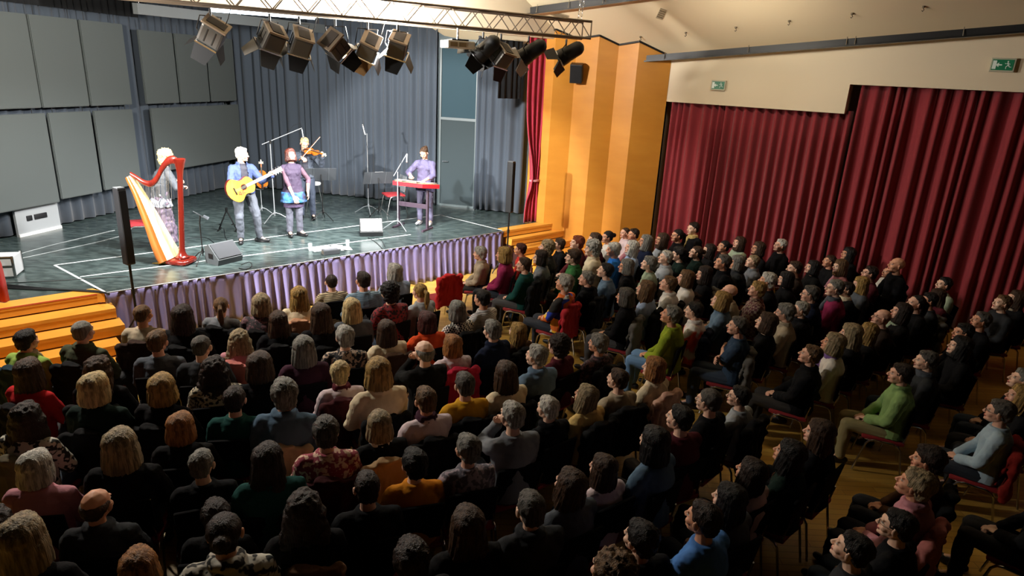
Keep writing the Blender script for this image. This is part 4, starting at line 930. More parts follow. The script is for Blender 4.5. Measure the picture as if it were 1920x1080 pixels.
# small loudspeaker on the wood, tracks, vents, hooks
e0 = online(1080, 137, (.63 * K, 14.2 * K), (1, .12)); e = empty('wall_loudspeaker', (e0.x, e0.y - .15, e0.z), math.radians(-12), 'small black loudspeaker fixed to the orange columns', 'loudspeaker')
Mx = M.Rotation(math.radians(14), 4, 'X')
MB().box((0, 0, 0), (.27, .22, .40), m=Mx, bev=.015).build('speaker_cabinet', blackp, e, False)
MB().box((0, -.112, 0), (.24, .006, .37), m=Mx).build('speaker_grille', mat('speaker_cloth', '#0a0b0e', .9), e, False)
MB().tube([(0, .1, 0), (0, .25, .05)], .02).build('wall_bracket', blackm, e)
def cceil(px, py):
    d = ray(px, py); c0, c1, c2 = -.262, -.54, 12.72 * K
    t = (c2 - CAM.z + c0 * 0) / (d.z - c0 * d.x - c1 * d.y); return CAM + d * t
def track(name, a, b, h, w_, label, wood):
    e = empty(name, a, 0, label, 'track'); d = (b - a).normalized(); s = d.cross(V((0, 0, 1))).normalized(); u = s.cross(d)
    def bar(p, q, ww, hh, off): return MB().plate([p + s * ww / 2 + off, q + s * ww / 2 + off, q - s * ww / 2 + off, p - s * ww / 2 + off], u * hh)
    under(bar(a + d * .12, b, w_ * .6, h, V((0, 0, 0)) - u * h).build('track_body', mat('track_black', '#0f1114', .5), None, False), e)
    under(bar(a, b, w_, .03, -u * (h + .03)).build('track_base', blackm, None, False), e)
    if wood: under(bar(a + d * .03, b, w_ * .9, .006, -u * (h + .037)).build('wood_strip', mat('brown_veneer', '#8a6238', .5), None, False), e)
    for t in (.1, .35, .6, .62, .85):
        q = a.lerp(b, t); under(MB().tube([q - u * (h + .01) + s * w_ * .5, q + V((0, 0, .03)) + s * w_ * .3], .008, 6).build('track_hanger', steel), e)
a, b = cceil(990, 8), cceil(1250, -30); track('lighting_track', a - V((0, 0, .08)), b - V((0, 0, .08)), .12, .30, 'short black lighting track with a wooden underside close to the truss end', True)
def wq(px, py, k): return onplane(px, py, WN, k * K)
a, b = wq(1192, 106, 12.75), wq(1960, 42, 12.75); track('lighting_track', a, b, .10, .16, 'long black lighting track running under the ceiling above the red wall curtains', False)
for (px, py, w_, l_, d) in ((1045, 27, .5, .16, 'narrow ceiling air vent beside the short lighting track'), (1240, 26, .13, .32, 'small square ceiling vent past the truss end')):
    c_ = cceil(px, py); n_ = V((-.262, -.54, -1)).normalized(); e = empty('ceiling_vent', c_, 0, d, 'vent'); q = V((0, 0, -1)).rotation_difference(n_).to_matrix().to_4x4()
    MB().box((0, 0, .0), (w_, l_, .02), m=q).build('vent_frame', mat('vent_grey', '#9a8a70', .6), e, False)
    for j in range(4): MB().box((0, (j - 1.5) * l_ / 5, -.012), (w_ * .9, l_ / 12, .012), m=q).build('vent_slat', mat('vent_dark', '#6a5c46', .6), e, False)
hk = ['by the track end', 'second along from the orange columns', 'above the nearer exit sign', 'halfway along the ceiling row', 'beyond the header step', 'last before the frame edge']
for j, (px, py) in enumerate(((1201, 68), (1286, 60), (1380, 50), (1480, 38), (1598, 24), (1732, 11))):
    c_ = cceil(px, py); e = empty('ceiling_hook', c_, 0, 'tiny metal ceiling hook ' + hk[j], 'hook', 'hooks in the ceiling')
    MB().lathe([(0, -.03), (.022, -.03), (.022, 0), (0, 0)], 10).build('hook_plate', mat('vent_dark', '#6a5c46', .6), e); MB().tube([(0, 0, -.03), (.02, 0, -.06), (0, 0, -.085), (-.015, 0, -.07)], .006, 6).build('hook_bend', blackm, e)
# exit signs
grn = mat('exit_green', '#1c6a48', .4, emit=.10); sgw = mat('exit_white', '#cfd8cc', .4, emit=.10); frm = mat('sign_frame', '#b8b49c', .5)
def exit_sign(px, py, w_, h_, label):
    c_ = onplane(px, py, WN, WK * K - .02); az = math.atan2(WD.y, WD.x); e = empty('exit_sign', c_, az, label, 'sign')
    MB().box((0, -.02, 0), (w_, .06, h_), bev=.008).build('sign_case', frm, e, False)
    MB().box((0, -.052, 0), (w_ * .86, .006, h_ * .76)).build('sign_panel', grn, e, False)
    y = -.058; k = h_ * .7
    MB().box((-w_ * .33, y, 0), (k * .34, .004, k * .86)).build('door_symbol', sgw, e, False)
    a = MB().box((-w_ * .10, y, 0), (k * .34, .004, k * .12)); a.plate([(-w_ * .10 - k * .38, y - .002, 0), (-w_ * .10 - k * .12, y - .002, k * .24), (-w_ * .10 - k * .12, y - .002, -k * .24)], (0, .004, 0)); a.build('arrow_symbol', sgw, e, False)
    m_ = MB(); o = V((w_ * .20, y, 0)); P2 = lambda a, b: o + V((a * k, 0, b * k))
    m_.ell(P2(-.02, .34), (.075 * k, .004, .075 * k)); 
    for a, b, r in (((.0, .24), (.06, -.02), .07), ((.06, -.02), (-.12, -.18), .05), ((-.12, -.18), (-.10, -.40), .04), ((.06, -.02), (.20, -.20), .05), ((.20, -.20), (.36, -.20), .04), ((.0, .20), (-.18, .10), .035), ((-.18, .10), (-.26, .18), .03), ((.02, .20), (.18, .12), .035), ((.18, .12), (.16, -.02), .03)):
        m_.tube([P2(*a), P2(*b)], r * k * .8, 6)
    m_.build('running_figure', sgw, e)
exit_sign(1348, 160, .30, .20, 'green exit sign with running figure above the low header, close to the columns')
exit_sign(1880, 122, .34, .22, 'green exit sign with running figure above the tall curtain bay')
# column loudspeakers
def column_speaker(px, py, ytop, ybot, label, off, o_):
    base = online(px, py, (lambda q: V(q))(tuple((pl(o_, 0, off)) * K)), T1); b = V((base.x, base.y, 0))
    def hz(y):   # height of the vertical through b at an image row
        lo, hi = 0, 6
        for _ in range(50):
            m_ = (lo + hi) / 2; v = V((b.x, b.y, m_)) - CAM; c2 = V((v.dot(_x), 0, 0))
            w_ = mw.inverted() @ V((b.x, b.y, m_)); yy = 540 - F * w_.y / -w_.z
            if yy > y: lo = m_
            else: hi = m_
        return lo
    z1, z0 = hz(ytop), hz(ybot); az = math.atan2(N0.y, N0.x) + PI / 2 + .25
    e = empty('column_loudspeaker', b, az, label, 'loudspeaker')
    MB().box((0, 0, (z0 + z1) / 2), (.115, .14, z1 - z0), bev=.012).build('speaker_column', blackp, e, False)
    MB().box((0, -.072, (z0 + z1) / 2), (.095, .006, z1 - z0 - .06)).build('speaker_grille', mat('speaker_cloth', '#0a0b0e', .9), e, False)
    MB().box((0, 0, z1 + .004), (.10, .125, .008)).build('top_plate', mat('grey_plate', '#5f6366', .5), e, False)
    MB().tube([(0, 0, .25), (0, 0, z0 + .02)], .018, 10).build('pole', blackm, e)
    MB().tube([(0, 0, z0 - .45), (0, 0, z0 - .38)], .028, 10).build('pole_collar', blackm, e)
    for k in range(3):
        a_ = k * 2 * PI / 3 + .5; MB().tube([(0, 0, .55), (.34 * math.cos(a_), .34 * math.sin(a_), .012)], .012, 8).build('leg', blackm, e)
column_speaker(252, 562, 352, 495, 'black column loudspeaker on a pole in front of the harp', .42, A0)
column_speaker(952, 452, 303, 398, 'black column loudspeaker on a pole beside the small steps', .40, B0)

# ---------------------------------------------------------------- things on the stage
def st(px, py, z=0): return at(px, py, HS + z)
def local(az): return math.radians(az - 90)
tape = mat('white_floor_tape', '#c8cccc', .5)
tapes = [((102, 497), (825, 403)), ((152, 520), (640, 455)), ((102, 497), (197, 548)), ((825, 403), (943, 433)), ((395, 452), (690, 424)), ((640, 455), (760, 441)), ((230, 480), (152, 520))][:5]
tapes = [((102, 497), (825, 403)), ((150, 519), (770, 440)), ((102, 497), (196, 547)), ((825, 403), (942, 432))]
for (a, b) in tapes:
    p, q = st(*a), st(*b); d = (q - p).normalized(); s = V((-d.y, d.x, 0)) * .018
    o = MB().plate([p + s, q + s, q - s, p - s], (0, 0, .0015)).build('trim_tape_line', tape, None, False); o['kind'] = 'structure'
def cable(pts, label, r=.006, m=blackp, wob=.0):
    ps = []; P = [st(*p) for p in pts]
    for i in range(len(P) - 1):
        for k in range(8): 
            t = k / 8; a, b = P[max(0, i - 1)], P[min(len(P) - 1, i + 2)]
            p0, p1, p2, p3 = a, P[i], P[i + 1], b
            ps.append(.5 * ((2 * p1) + (p2 - p0) * t + (2 * p0 - 5 * p1 + 4 * p2 - p3) * t * t + (3 * p1 - p0 - 3 * p2 + p3) * t ** 3))
    ps.append(P[-1]); ps = [p + V((0, 0, r)) for p in ps]
    return tag(MB().tube(ps, r, 6).build('stage_cable', m), label, 'cable')
for k in range(3): cable([(8, 535 + 3 * k), (60, 540 + 2 * k), (120, 545), (180, 549 - k), (205, 552 + k)], ['thick black cable bundle across the wooden landing, upper strand', 'middle strand of the black cable bundle on the wooden landing', 'lower strand of the black cable bundle on the wooden landing'][k], .013)
cable([(10, 531), (90, 528), (180, 522), (240, 519)], 'thin dark cable crossing the white tape near the case')
cable([(25, 480), (90, 462), (160, 445), (215, 432)], 'pale cable trailing towards the side curtain', .005, mat('grey_cable', '#a8acac', .5)); cable([(25, 488), (110, 470), (180, 455), (230, 442)], 'second pale cable trailing beside the first', .005, MATS['grey_cable'])
cable([(352, 448), (385, 446), (402, 456), (420, 462)], 'cable curling behind the floor wedge'); cable([(452, 497), (468, 492), (472, 500), (460, 506), (448, 503)], 'looped cable end beside the floor wedge')
cable([(690, 446), (705, 455), (718, 468)], 'cable running forward from the white monitor'); cable([(706, 446), (716, 452), (722, 464)], 'second cable running forward from the white monitor')
cable([(420, 430), (424, 448), (436, 458)], 'cable dropping from the guitar stand')
# floor wedge, white monitor, papers, case
def wedge(loc, az, label, w_=.48, front=None, body=None):
    e = empty('floor_monitor', loc, local(az), label, 'floor monitor'); b_ = body or mat('monitor_grey', '#3c4042', .6)
    mb = MB(); pr = [(-.16, 0), (.17, 0), (.20, .10), (-.05, .34), (-.16, .28)]
    mb.plate([(-w_ / 2, y, z) for y, z in pr], (w_, 0, 0)); mb.build('monitor_cabinet', b_, e, False)
    n = V((0, .24, .25)).normalized(); a, b = V((0, .19, .12)), V((0, -.03, .325))
    g = MB().plate([a + V((-w_ * .46, 0, 0)), a + V((w_ * .46, 0, 0)), b + V((w_ * .46, 0, 0)), b + V((-w_ * .46, 0, 0))], n * .012); g.build('monitor_grille', front or mat('monitor_cloth', '#2b2d30', .8), e, False)
    for s in (-1, 1): MB().box((s * (w_ / 2 + .003), .0, .14), (.008, .12, .09), bev=.003).build('side_handle', blackm, e, False)
    return e
wedge(st(420, 490), 330, 'grey floor wedge monitor turned away near the guitarist')
wedge(st(696, 440), 286, 'white-fronted floor monitor before the music desk', .46, mat('white_front', '#d8dadc', .5), blackp)
e = empty('paper_sheets', st(612, 466), local(115), 'white song sheets spread on the stage edge', 'papers')
for k, (x, y, r) in enumerate(((0, 0, .1), (.2, .04, -.2), (-.19, -.03, .3), (.34, -.07, .05))): MB().box((x, y, .002 + k * .0012), (.21, .30, .001), rz=r).build('sheet', white, e, False)
e = empty('recorder_box', st(620, 476), local(126), 'dark rectangular box lying on the stage edge beside the song sheets', 'box')
MB().box((0, 0, .045), (.30, .17, .09), bev=.012).build('box_body', mat('box_grey', '#4a4d50', .4), e, False); MB().box((-.152, 0, .045), (.006, .12, .06)).build('box_end', alu, e, False); MB().box((0, 0, .092), (.24, .11, .004)).build('box_lid', mat('box_lid', '#6b6e72', .4), e, False)
glassm = mat('clear_glass', '#e8f0f0', .05, alpha=.35)
for (px, py, d) in ((652, 463, 'water glass at the end of the song sheets'), (582, 470, 'small glass before the song sheets')):
    e = empty('drinking_glass', st(px, py), 0, d, 'glass'); MB().lathe([(.03, 0), (.038, .14), (.035, .14), (.028, .006), (0, .006)], 18).build('glass_body', glassm, e)
e = empty('pen', st(640, 469), 0, 'dark pen lying on the song sheets', 'pen'); MB().tube([(-.1, .02, .012), (.1, -.02, .012)], .008, 8).build('pen_body', blackp, e); MB().tube([(.1, -.02, .012), (.125, -.025, .012)], .005, 6).build('pen_tip', steel, e)
e = empty('flight_case', st(4, 516), math.radians(20), 'silver-edged flight case cut by the frame next to the scarlet curtain', 'case')
MB().box((0, 0, .17), (.46, .36, .30), bev=.01).build('case_body', mat('case_grey', '#c2c5c6', .5), e, False)
for sx in (-1, 1):
    for sy in (-1, 1): MB().box((sx * .23, sy * .18, .17), (.03, .03, .34), bev=.004).build('case_edge', steel, e, False)
for z in (.02, .19, .33): MB().box((0, -.185, z), (.46, .012, .02)).build('case_rail', steel, e, False)
MB().box((0, -.19, .11), (.14, .02, .08), bev=.004).build('case_latch', blackm, e, False)
# ---- stands
def tripod(e, h, r=.30, m=blackm, rp=.010, ang=.3):
    MB().tube([(0, 0, .12), (0, 0, h)], rp, 8).build('pole', m, e)
    for k in range(3):
        a = ang + k * 2 * PI / 3; MB().tube([(0, 0, .20), (r * .35 * math.cos(a), r * .35 * math.sin(a), .16), (r * math.cos(a), r * math.sin(a), .012)], .009, 6).build('leg', m, e)
    MB().tube([(0, 0, .17), (0, 0, .24)], .02, 8).build('collar', m, e)
def mic(e, p, d, m):
    p = V(p); d = V(d).normalized(); mb_ = MB().tube([p, p + d * .15], .011, 8, .013).build('microphone_body', m, e); MB().ell(p + d * .17, (.022, .022, .026)).build('microphone_head', mat('mic_mesh', '#9a9c9e', .35, .8), mb_)
stm = mat('stand_silver', '#a9adb0', .35, .6)
def dirl(az, dx):  # world plan direction into the local frame of an object turned by az
    a = math.radians(dx) - local(az); return V((math.cos(a), math.sin(a), 0))
b = st(516, 415); e = empty('microphone_stand', b, 0, 'tall boom microphone stand between the guitarist and the singer', 'microphone stand')
def rel(px, py, off=0.0):    # a point of the vertical plane through b facing the camera
    n_ = V((b.x, b.y)).normalized(); k_ = b.x * n_.x + b.y * n_.y + off; q = onplane(px, py, n_, k_); return q - b
tp_ = rel(507, 266); tripod(e, tp_.z, .36, stm, .011, .2)
a_, c_ = rel(491, 271, .02), rel(566, 240, -.03); MB().tube([a_, c_], .009, 8).build('boom_arm', stm, e); MB().tube([tp_ - V((0, 0, .04)), tp_ + V((0, 0, .03))], .022, 8).build('boom_joint', blackm, e)
mic(e, c_ + V((0, 0, -.02)), (.15, -.1, -1), stm); MB().tube([a_.lerp(c_, .55), a_.lerp(c_, .8) + V((0, 0, .12)), c_ + V((-.03, 0, .10)), c_], .004, 5).build('microphone_lead', blackm, e)
b = st(691, 401); e = empty('microphone_stand', b, 0, 'tall straight microphone stand behind the music desk', 'microphone stand')
tp_ = rel(685, 250); tripod(e, tp_.z, .34, stm, .010, .9); mic(e, tp_ + V((-.02, 0, .02)), (-.22, 0, 1), mat('mic_white', '#d0d2d4', .4)); MB().tube([tp_ - V((.0, 0, .03)), tp_ + V((-.03, 0, .05))], .02, 8).build('clip', stm, e)
MB().tube([tp_, tp_ + V((.05, 0, -.4)), tp_ + V((.06, .02, -1.1)), V((.0, .02, .5)), V((.12, .1, .02))], .004, 5).build('microphone_lead', blackm, e)
b = st(746, 430); e = empty('microphone_stand', b, 0, 'short boom microphone stand leaning over the hammered dulcimer', 'microphone stand')
tp_ = rel(744, 322); tripod(e, tp_.z, .32, stm, .010, 1.3); c_ = rel(763, 288, .05); MB().tube([rel(738, 330), c_], .008, 8).build('boom_arm', stm, e); mic(e, c_, (-.02, 0, -.6), MATS['mic_white']); MB().tube([rel(750, 318), rel(756, 285), c_], .004, 5).build('microphone_lead', blackm, e)
def music_stand(px, py, az, h, label, w_=.50, hh=.34, paper=True, tilt=35, sheets=1):
    e = empty('music_stand', st(px, py), local(az), label, 'music stand'); tripod(e, h, .28, blackm)
    MB().tube([(0, 0, h - .02), (0, -.02, h + .10)], .012, 8).build('desk_joint', blackm, e)
    R = M.Translation((0, -.02, h + .10)) @ M.Rotation(math.radians(-tilt), 4, 'X')      # player's side is -y
    dp = MB().box((0, 0, 0), (w_, .006, hh), m=R).build('desk_panel', mat('desk_black', '#45484c', .5), e, False)
    MB().box((0, -.025, -hh / 2), (w_, .05, .006), m=R).build('desk_ledge', MATS['desk_black'], dp, False)
    for k in (-1, 1):
        MB().box((k * w_ * .25, .005, 0), (.012, .006, hh), m=R).build('desk_rib', mat('rib_grey', '#7a7e82', .4, .5), dp, False)
    for k in range(sheets): MB().box(((k - (sheets - 1) / 2) * .22, -.006, .02), (.20, .003, .28), m=R).build('sheet', white, e, False)
    return e
music_stand(606, 413, 292, .93, 'folding music desk in front of the violinist', .64, .36)
music_stand(711, 405, 300, .80, 'wide black music desk with a sheet beside the chair', .70, .32, tilt=25)
music_stand(382, 492, 225, .72, 'low tablet stand at the foot of the harp', .24, .19, sheets=0, tilt=50)
e = empty('guitar_stand', st(428, 432), local(280), 'black folding guitar stand behind the guitarist', 'guitar stand')
for s in (-1, 1):
    MB().tube([(0, 0, .42), (s * .17, .02, .03)], .014, 8).build('leg', blackm, e); MB().tube([(s * .17, -.14, .02), (s * .17, .14, .02)], .014, 8).build('foot', blackm, e); MB().tube([(s * .12, .0, .14), (s * .12, .16, .16)], .012, 8).build('support_arm', blackm, e)
MB().tube([(0, 0, .40), (0, .01, .47)], .025, 8).build('top_hinge', blackm, e)
smoke = mat('smoked_back', '#74787a', .3, alpha=.7)
chair(st(272, 466), 28, 'red-seated chrome chair left empty beside the harp', 'red-seated chairs on the stage', seat=seat_red, back=smoke, sc=1.06)
chair(st(738, 400), 210, 'red-seated chrome chair behind the music desk', 'red-seated chairs on the stage', seat=seat_red, back=smoke, sc=1.04)
e = empty('bar_stool', st(591, 398), 0, 'white-topped stool half hidden behind the violinist', 'stool')
MB().lathe([(0, .66), (.15, .66), (.16, .69), (.15, .71), (0, .71)], 20).build('seat', white, e)
for k in range(4):
    a = .4 + k * PI / 2; MB().tube([(.10 * math.cos(a), .10 * math.sin(a), .66), (.2 * math.cos(a), .2 * math.sin(a), .01)], .012, 8).build('leg', steel, e)
MB().tube([(.16 * math.cos(.4 + t * PI / 8), .16 * math.sin(.4 + t * PI / 8), .25) for t in range(17)], .008, 6).build('foot_ring', steel, e)

# ---- string instruments
spruce = mat('pale_spruce', '#c08a34', .3, pattern='wood', col2='#b07a28', pscale=9, aniso=(6, 1, .5)); rosew = mat('red_brown_wood', '#6e1d12', .25, pattern='wood', col2='#4c120c', pscale=6, aniso=(4, 4, .5)); maple = mat('amber_varnish', '#b8621c', .22, pattern='wood', col2='#96480f', pscale=8, aniso=(4, 4, 1))
ivory = mat('ivory', '#e6dcc2', .4); string_m = mat('string_metal', '#c8c0b0', .3, .7); fing = mat('ebony', '#16110e', .35)
def body_outline(L, wu, wl, ww, n=40):
    """plan outline of a fiddle or guitar body along +z, origin at its middle"""
    pts = []
    for i in range(n):
        t = i / (n - 1); z = -L / 2 + L * t
        if t < .32: w_ = wl * math.sin(min(1, t / .30) * PI / 2) ** .55
        elif t < .60: u = (t - .32) / .28; w_ = wl + (ww - wl) * (.5 - .5 * math.cos(PI * u))
        elif t < .80: u = (t - .60) / .20; w_ = ww + (wu - ww) * (.5 - .5 * math.cos(PI * u))
        else: w_ = wu * max(0, math.cos((t - .80) / .20 * PI / 2)) ** .55
        pts.append((w_, z))
    return [(w_, z) for w_, z in pts] + [(-w_, z) for w_, z in reversed(pts[1:-1])]
def guitar(T, parent_scale=1):
    e = empty('acoustic_guitar', T.to_translation(), 0, 'blonde steel-string acoustic guitar held by the man in the blue jacket', 'guitar')
    Tr = M.Translation(-T.to_translation()) @ T
    def add(mb, nm, m_, sm=False, par=None): mb.xf(Tr); return mb.build(nm, m_, par or e, sm)
    ol = body_outline(.50, .145, .205, .125)
    add(MB().plate([(x, .0, z) for x, z in ol], (0, .10, 0)), 'body_sides', rosew); sbd = add(MB().plate([(x * .985, .10, z * .985) for x, z in ol], (0, .006, 0)), 'soundboard', spruce)
    add(MB().rings([(V((0, .1065, .05)), V((.052, 0, 0)), V((0, 0, .052))), (V((0, .1085, .05)), V((.052, 0, 0)), V((0, 0, .052)))], 28), 'rosette', rosew, par=sbd); add(MB().rings([(V((0, .108, .05)), V((.042, 0, 0)), V((0, 0, .042))), (V((0, .1095, .05)), V((.042, 0, 0)), V((0, 0, .042)))], 28), 'sound_hole', fing, par=sbd)
    add(MB().plate([(-.045, .107, .045), (-.10, .107, .03), (-.115, .107, -.03), (-.075, .107, -.09), (-.035, .107, -.06), (-.04, .107, .0)], (0, .003, 0)), 'pickguard', mat('tortoise', '#7a2f1c', .3, pattern='noise', col2='#c06a3a', pscale=60), par=sbd)
    add(MB().box((0, .112, -.11), (.13, .010, .022), bev=.003), 'bridge', fing, par=sbd); nk_ = add(MB().box((0, .098, .42), (.052, .024, .40), bev=.006), 'neck', mat('mahogany', '#8a5230', .4)); add(MB().box((0, .113, .36), (.050, .006, .52)), 'fingerboard', ivory, par=nk_)
    hs_ = add(MB().plate([(-.03, .09, .61), (.03, .09, .61), (.038, .085, .79), (-.038, .085, .79)], (0, .018, 0)), 'headstock', ivory)
    for k in range(6): s = -1 if k < 3 else 1; add(MB().cap((s * .04, .095, .645 + (k % 3) * .05), (s * .058, .095, .645 + (k % 3) * .05), .008, .010, 8), 'tuning_peg', steel, par=hs_)
    for k in range(6): add(MB().tube([(-.020 + .008 * k, .121, -.11), (-.018 + .0072 * k, .120, .61)], .0011, 4), 'string', string_m)
    return e
def fiddle(T, label, name='violin', sc=1.0):
    e = empty(name, T.to_translation(), 0, label, 'violin'); Tr = M.Translation(-T.to_translation()) @ T @ M.Scale(sc, 4)
    def add(mb, nm, m_, sm=False, par=None): mb.xf(Tr); return mb.build(nm, m_, par or e, sm)
    ol = body_outline(.355, .083, .103, .055)
    add(MB().plate([(x, 0, z) for x, z in ol], (0, .032, 0)), 'body_ribs', maple); mb = MB(); mb.plate([(x, .032, z) for x, z in ol], (0, .006, 0)); mb.ell((0, .034, 0), (.05, .012, .14)); add(mb, 'belly', maple, True)
    nk_ = add(MB().box((0, .034, .235), (.024, .026, .13), bev=.006), 'neck', maple); add(MB().box((0, .052, .10), (.030, .008, .27), bev=.003), 'fingerboard', fing, par=nk_)
    add(MB().tube([(0, .034, .29), (0, .032, .34), (0, .016, .365), (0, .0, .352), (0, .008, .338)], .012, 8), 'scroll', ivory, True); add(MB().box((0, .050, -.02), (.042, .026, .004)), 'bridge', ivory); add(MB().box((0, .050, -.115), (.036, .008, .11), bev=.003), 'tailpiece', fing)
    add(MB().ell((-.055, .045, -.155), (.035, .014, .022)), 'chin_rest', fing, True)
    for s in (-1, 1):
        for k in (0, 1): add(MB().cap((s * .010, .03, .305 + .025 * k), (s * .036, .03, .305 + .025 * k), .005, .008, 8), 'tuning_peg', ivory, par=nk_)
        add(MB().tube([(s * .035, .041, .03), (s * .028, .042, .0), (s * .038, .041, -.035)], .003, 5), 'f_hole', fing)
    for k in range(4): add(MB().tube([(-.010 + .0066 * k, .060, -.07), (-.015 + .010 * k, .064, -.02), (-.008 + .0053 * k, .058, .30)], .0009, 4), 'string', string_m)
    return e
# harp: local frame x away from the column towards the player, y across, z up
hb = st(343, 494); HZ = local(176) + PI / 2; e = empty('concert_harp', hb, HZ + .0, 'pedal harp with a red-brown column and pale curved soundboard', 'harp'); e.scale = (1, 1, .94)
mb = MB()
mb.lathe([(.10, .085), (.11, .10), (.11, .13), (.085, .15), (.075, .17), (.060, .20), (.050, .24), (.045, .30), (.043, 1.55), (.047, 1.62), (.056, 1.70), (.075, 1.80), (.088, 1.86), (.09, 1.885), (.06, 1.895), (0, 1.895)], 24)
def lean(mb):
    for v in mb.bm.verts:
        v.co.x = v.co.x * 1.04 - .08 * max(0, v.co.z - .1) if v.co.z > .1 else v.co.x
    return mb
def leanc(mb):
    for v in mb.bm.verts: v.co.x -= .08 * max(0, v.co.z - .1)
    return mb
leanc(mb).build('column', mat('red_varnish', '#54140c', .2), e)
mb = MB(); mb.plate([(-.17, -.16, .015), (-.10, -.20, .015), (.10, -.19, .015), (.26, -.15, .015), (.30, 0, .015), (.26, .15, .015), (.10, .19, .015), (-.10, .20, .015), (-.17, .16, .015)], (0, 0, .085)); bmesh.ops.recalc_face_normals(mb.bm, faces=mb.bm.faces[:]); bmesh.ops.bevel(mb.bm, geom=mb.bm.edges[:], offset=.02, segments=3, affect='EDGES'); mb.build('base', rosew, e)
for k in range(6): s = 1 if k % 2 else -1; MB().tube([(.18 + .04 * (k // 2), s * .15, .05), (.30 + .05 * (k // 2), s * .22, .035)], .008, 6).build('pedal', mat('brass', '#b08a3a', .3, .9), e)
NC = [(.0, 1.80), (.09, 1.86), (.19, 1.83), (.29, 1.70), (.38, 1.52), (.48, 1.42), (.59, 1.43), (.70, 1.50), (.80, 1.56)]
def spl(P, n=5):
    out = []
    for i in range(len(P) - 1):
        a, b_, c_, d_ = P[max(0, i - 1)], P[i], P[i + 1], P[min(len(P) - 1, i + 2)]
        for k in range(n):
            t = k / n; out.append(tuple(.5 * (2 * b_[j] + (c_[j] - a[j]) * t + (2 * a[j] - 5 * b_[j] + 4 * c_[j] - d_[j]) * t * t + (3 * b_[j] - a[j] - 3 * c_[j] + d_[j]) * t ** 3) for j in (0, 1)))
    return out + [P[-1]]
nc = spl(NC); nn_ = len(nc); lean(MB().rings([(V((x, 0, z)), V((0, .030, 0)), V((.012, 0, .075 - .03 * (i / nn_)))) for i, (x, z) in enumerate(nc)], 16)).build('neck', rosew, e)
lean(MB().tube([(x, -.034, z - .02) for x, z in nc[3:]], .010, 6)).build('neck_plate', MATS['brass'], e)
SB = spl([(.81, 1.54), (.66, 1.28), (.52, .98), (.38, .66), (.26, .38), (.13, .11)]); ns = len(SB)
def sbw(t): return .05 + .17 * t
mbs, mbb = MB(), MB()
fr_ = []; bk = []
for i, (x, z) in enumerate(SB):
    t = i / (ns - 1); dx, dz = (SB[min(i + 1, ns - 1)][0] - SB[max(i - 1, 0)][0], SB[min(i + 1, ns - 1)][1] - SB[max(i - 1, 0)][1]); L = math.hypot(dx, dz); nx, nz = -dz / L, dx / L     # back side, away from the strings
    fr_.append((V((x, 0, z)), V((0, sbw(t), 0)), V((nx, 0, nz)) * .008)); bk.append((V((x, 0, z)) + V((nx, 0, nz)) * (.052 + .085 * t), V((0, sbw(t) * .97, 0)), V((nx, 0, nz)) * (.045 + .085 * t)))
lean(mbs.rings(fr_, 16)).build('soundboard', mat('soundboard_pale', '#ecd9a4', .35, pattern='wood', col2='#dcc184', pscale=5), e); lean(mbb.rings(bk, 20)).build('sound_box', mat('sound_box_amber', '#a8622a', .3, pattern='wood', col2='#8c4c1c', pscale=6, aniso=(1, 1, .3)), e)
for k in range(28):
    u = .06 + .88 * k / 27; a_ = nc[int(u * (nn_ - 1))]; x = a_[0]; zs = None
    for (x1, z1), (x0, z0) in zip(SB, SB[1:]):
        if x0 <= x - .0 <= x1: zs = z0 + (z1 - z0) * (x - x0) / (x1 - x0)
    if zs is None or a_[1] - zs < .06: continue
    lean(MB().tube([(x, 0, zs), (x, 0, a_[1] - .05)], .0014, 4)).build('string', string_m, e)
for k in range(14):
    a_ = nc[int((.25 + .7 * k / 13) * (nn_ - 1))]; lean(MB().cap((a_[0], -.028, a_[1]), (a_[0], -.055, a_[1] + .004), .005, .006, 6)).build('tuning_pin', ivory, e)
# hammered dulcimer on its stand
dc = st(774, 428, 0); dz = .93; e = empty('hammered_dulcimer', dc, local(250), 'red-sided hammered dulcimer standing on a dark wooden trestle', 'dulcimer'); R = M.Translation((0, 0, dz)) @ M.Rotation(math.radians(7), 4, 'X')
T_ = [(-.52, -.24, 0), (.52, -.24, 0), (.36, .24, 0), (-.36, .24, 0)]; dred = mat('dulcimer_red', '#b81f26', .25)
mb = MB().plate(T_, (0, 0, .085)); mb.xf(R); mb.build('body_frame', dred, e, False)
mb = MB().plate([(x * .93, y * .9, .085) for x, y, _ in T_], (0, 0, .004)); mb.xf(R); db_ = mb.build('soundboard', mat('dulcimer_top', '#e0a070', .35), e, False)
for x in (-.20, .16): mb = MB().box((x, 0, .10), (.016, .40, .022)); mb.xf(R); mb.build('bridge', fing, db_, False)
for k in range(18): y = -.20 + .4 * k / 17; wx = .48 - .12 * (y + .2) / .4; mb = MB().tube([(-wx, y, .112), (wx, y, .112)], .0012, 4); mb.xf(R); mb.build('string', string_m, db_)
tm = mat('trestle_dark', '#3a2c38', .5)
for s in (-1, 1):
    MB().box((s * .36, 0, dz / 2 - .03), (.04, .07, dz - .05), bev=.004).build('trestle_leg', tm, e, False); MB().box((s * .36, 0, .02), (.05, .46, .04), bev=.005).build('trestle_foot', tm, e, False)
MB().box((0, 0, .52), (.70, .03, .10), bev=.004).build('trestle_rail', tm, e, False)

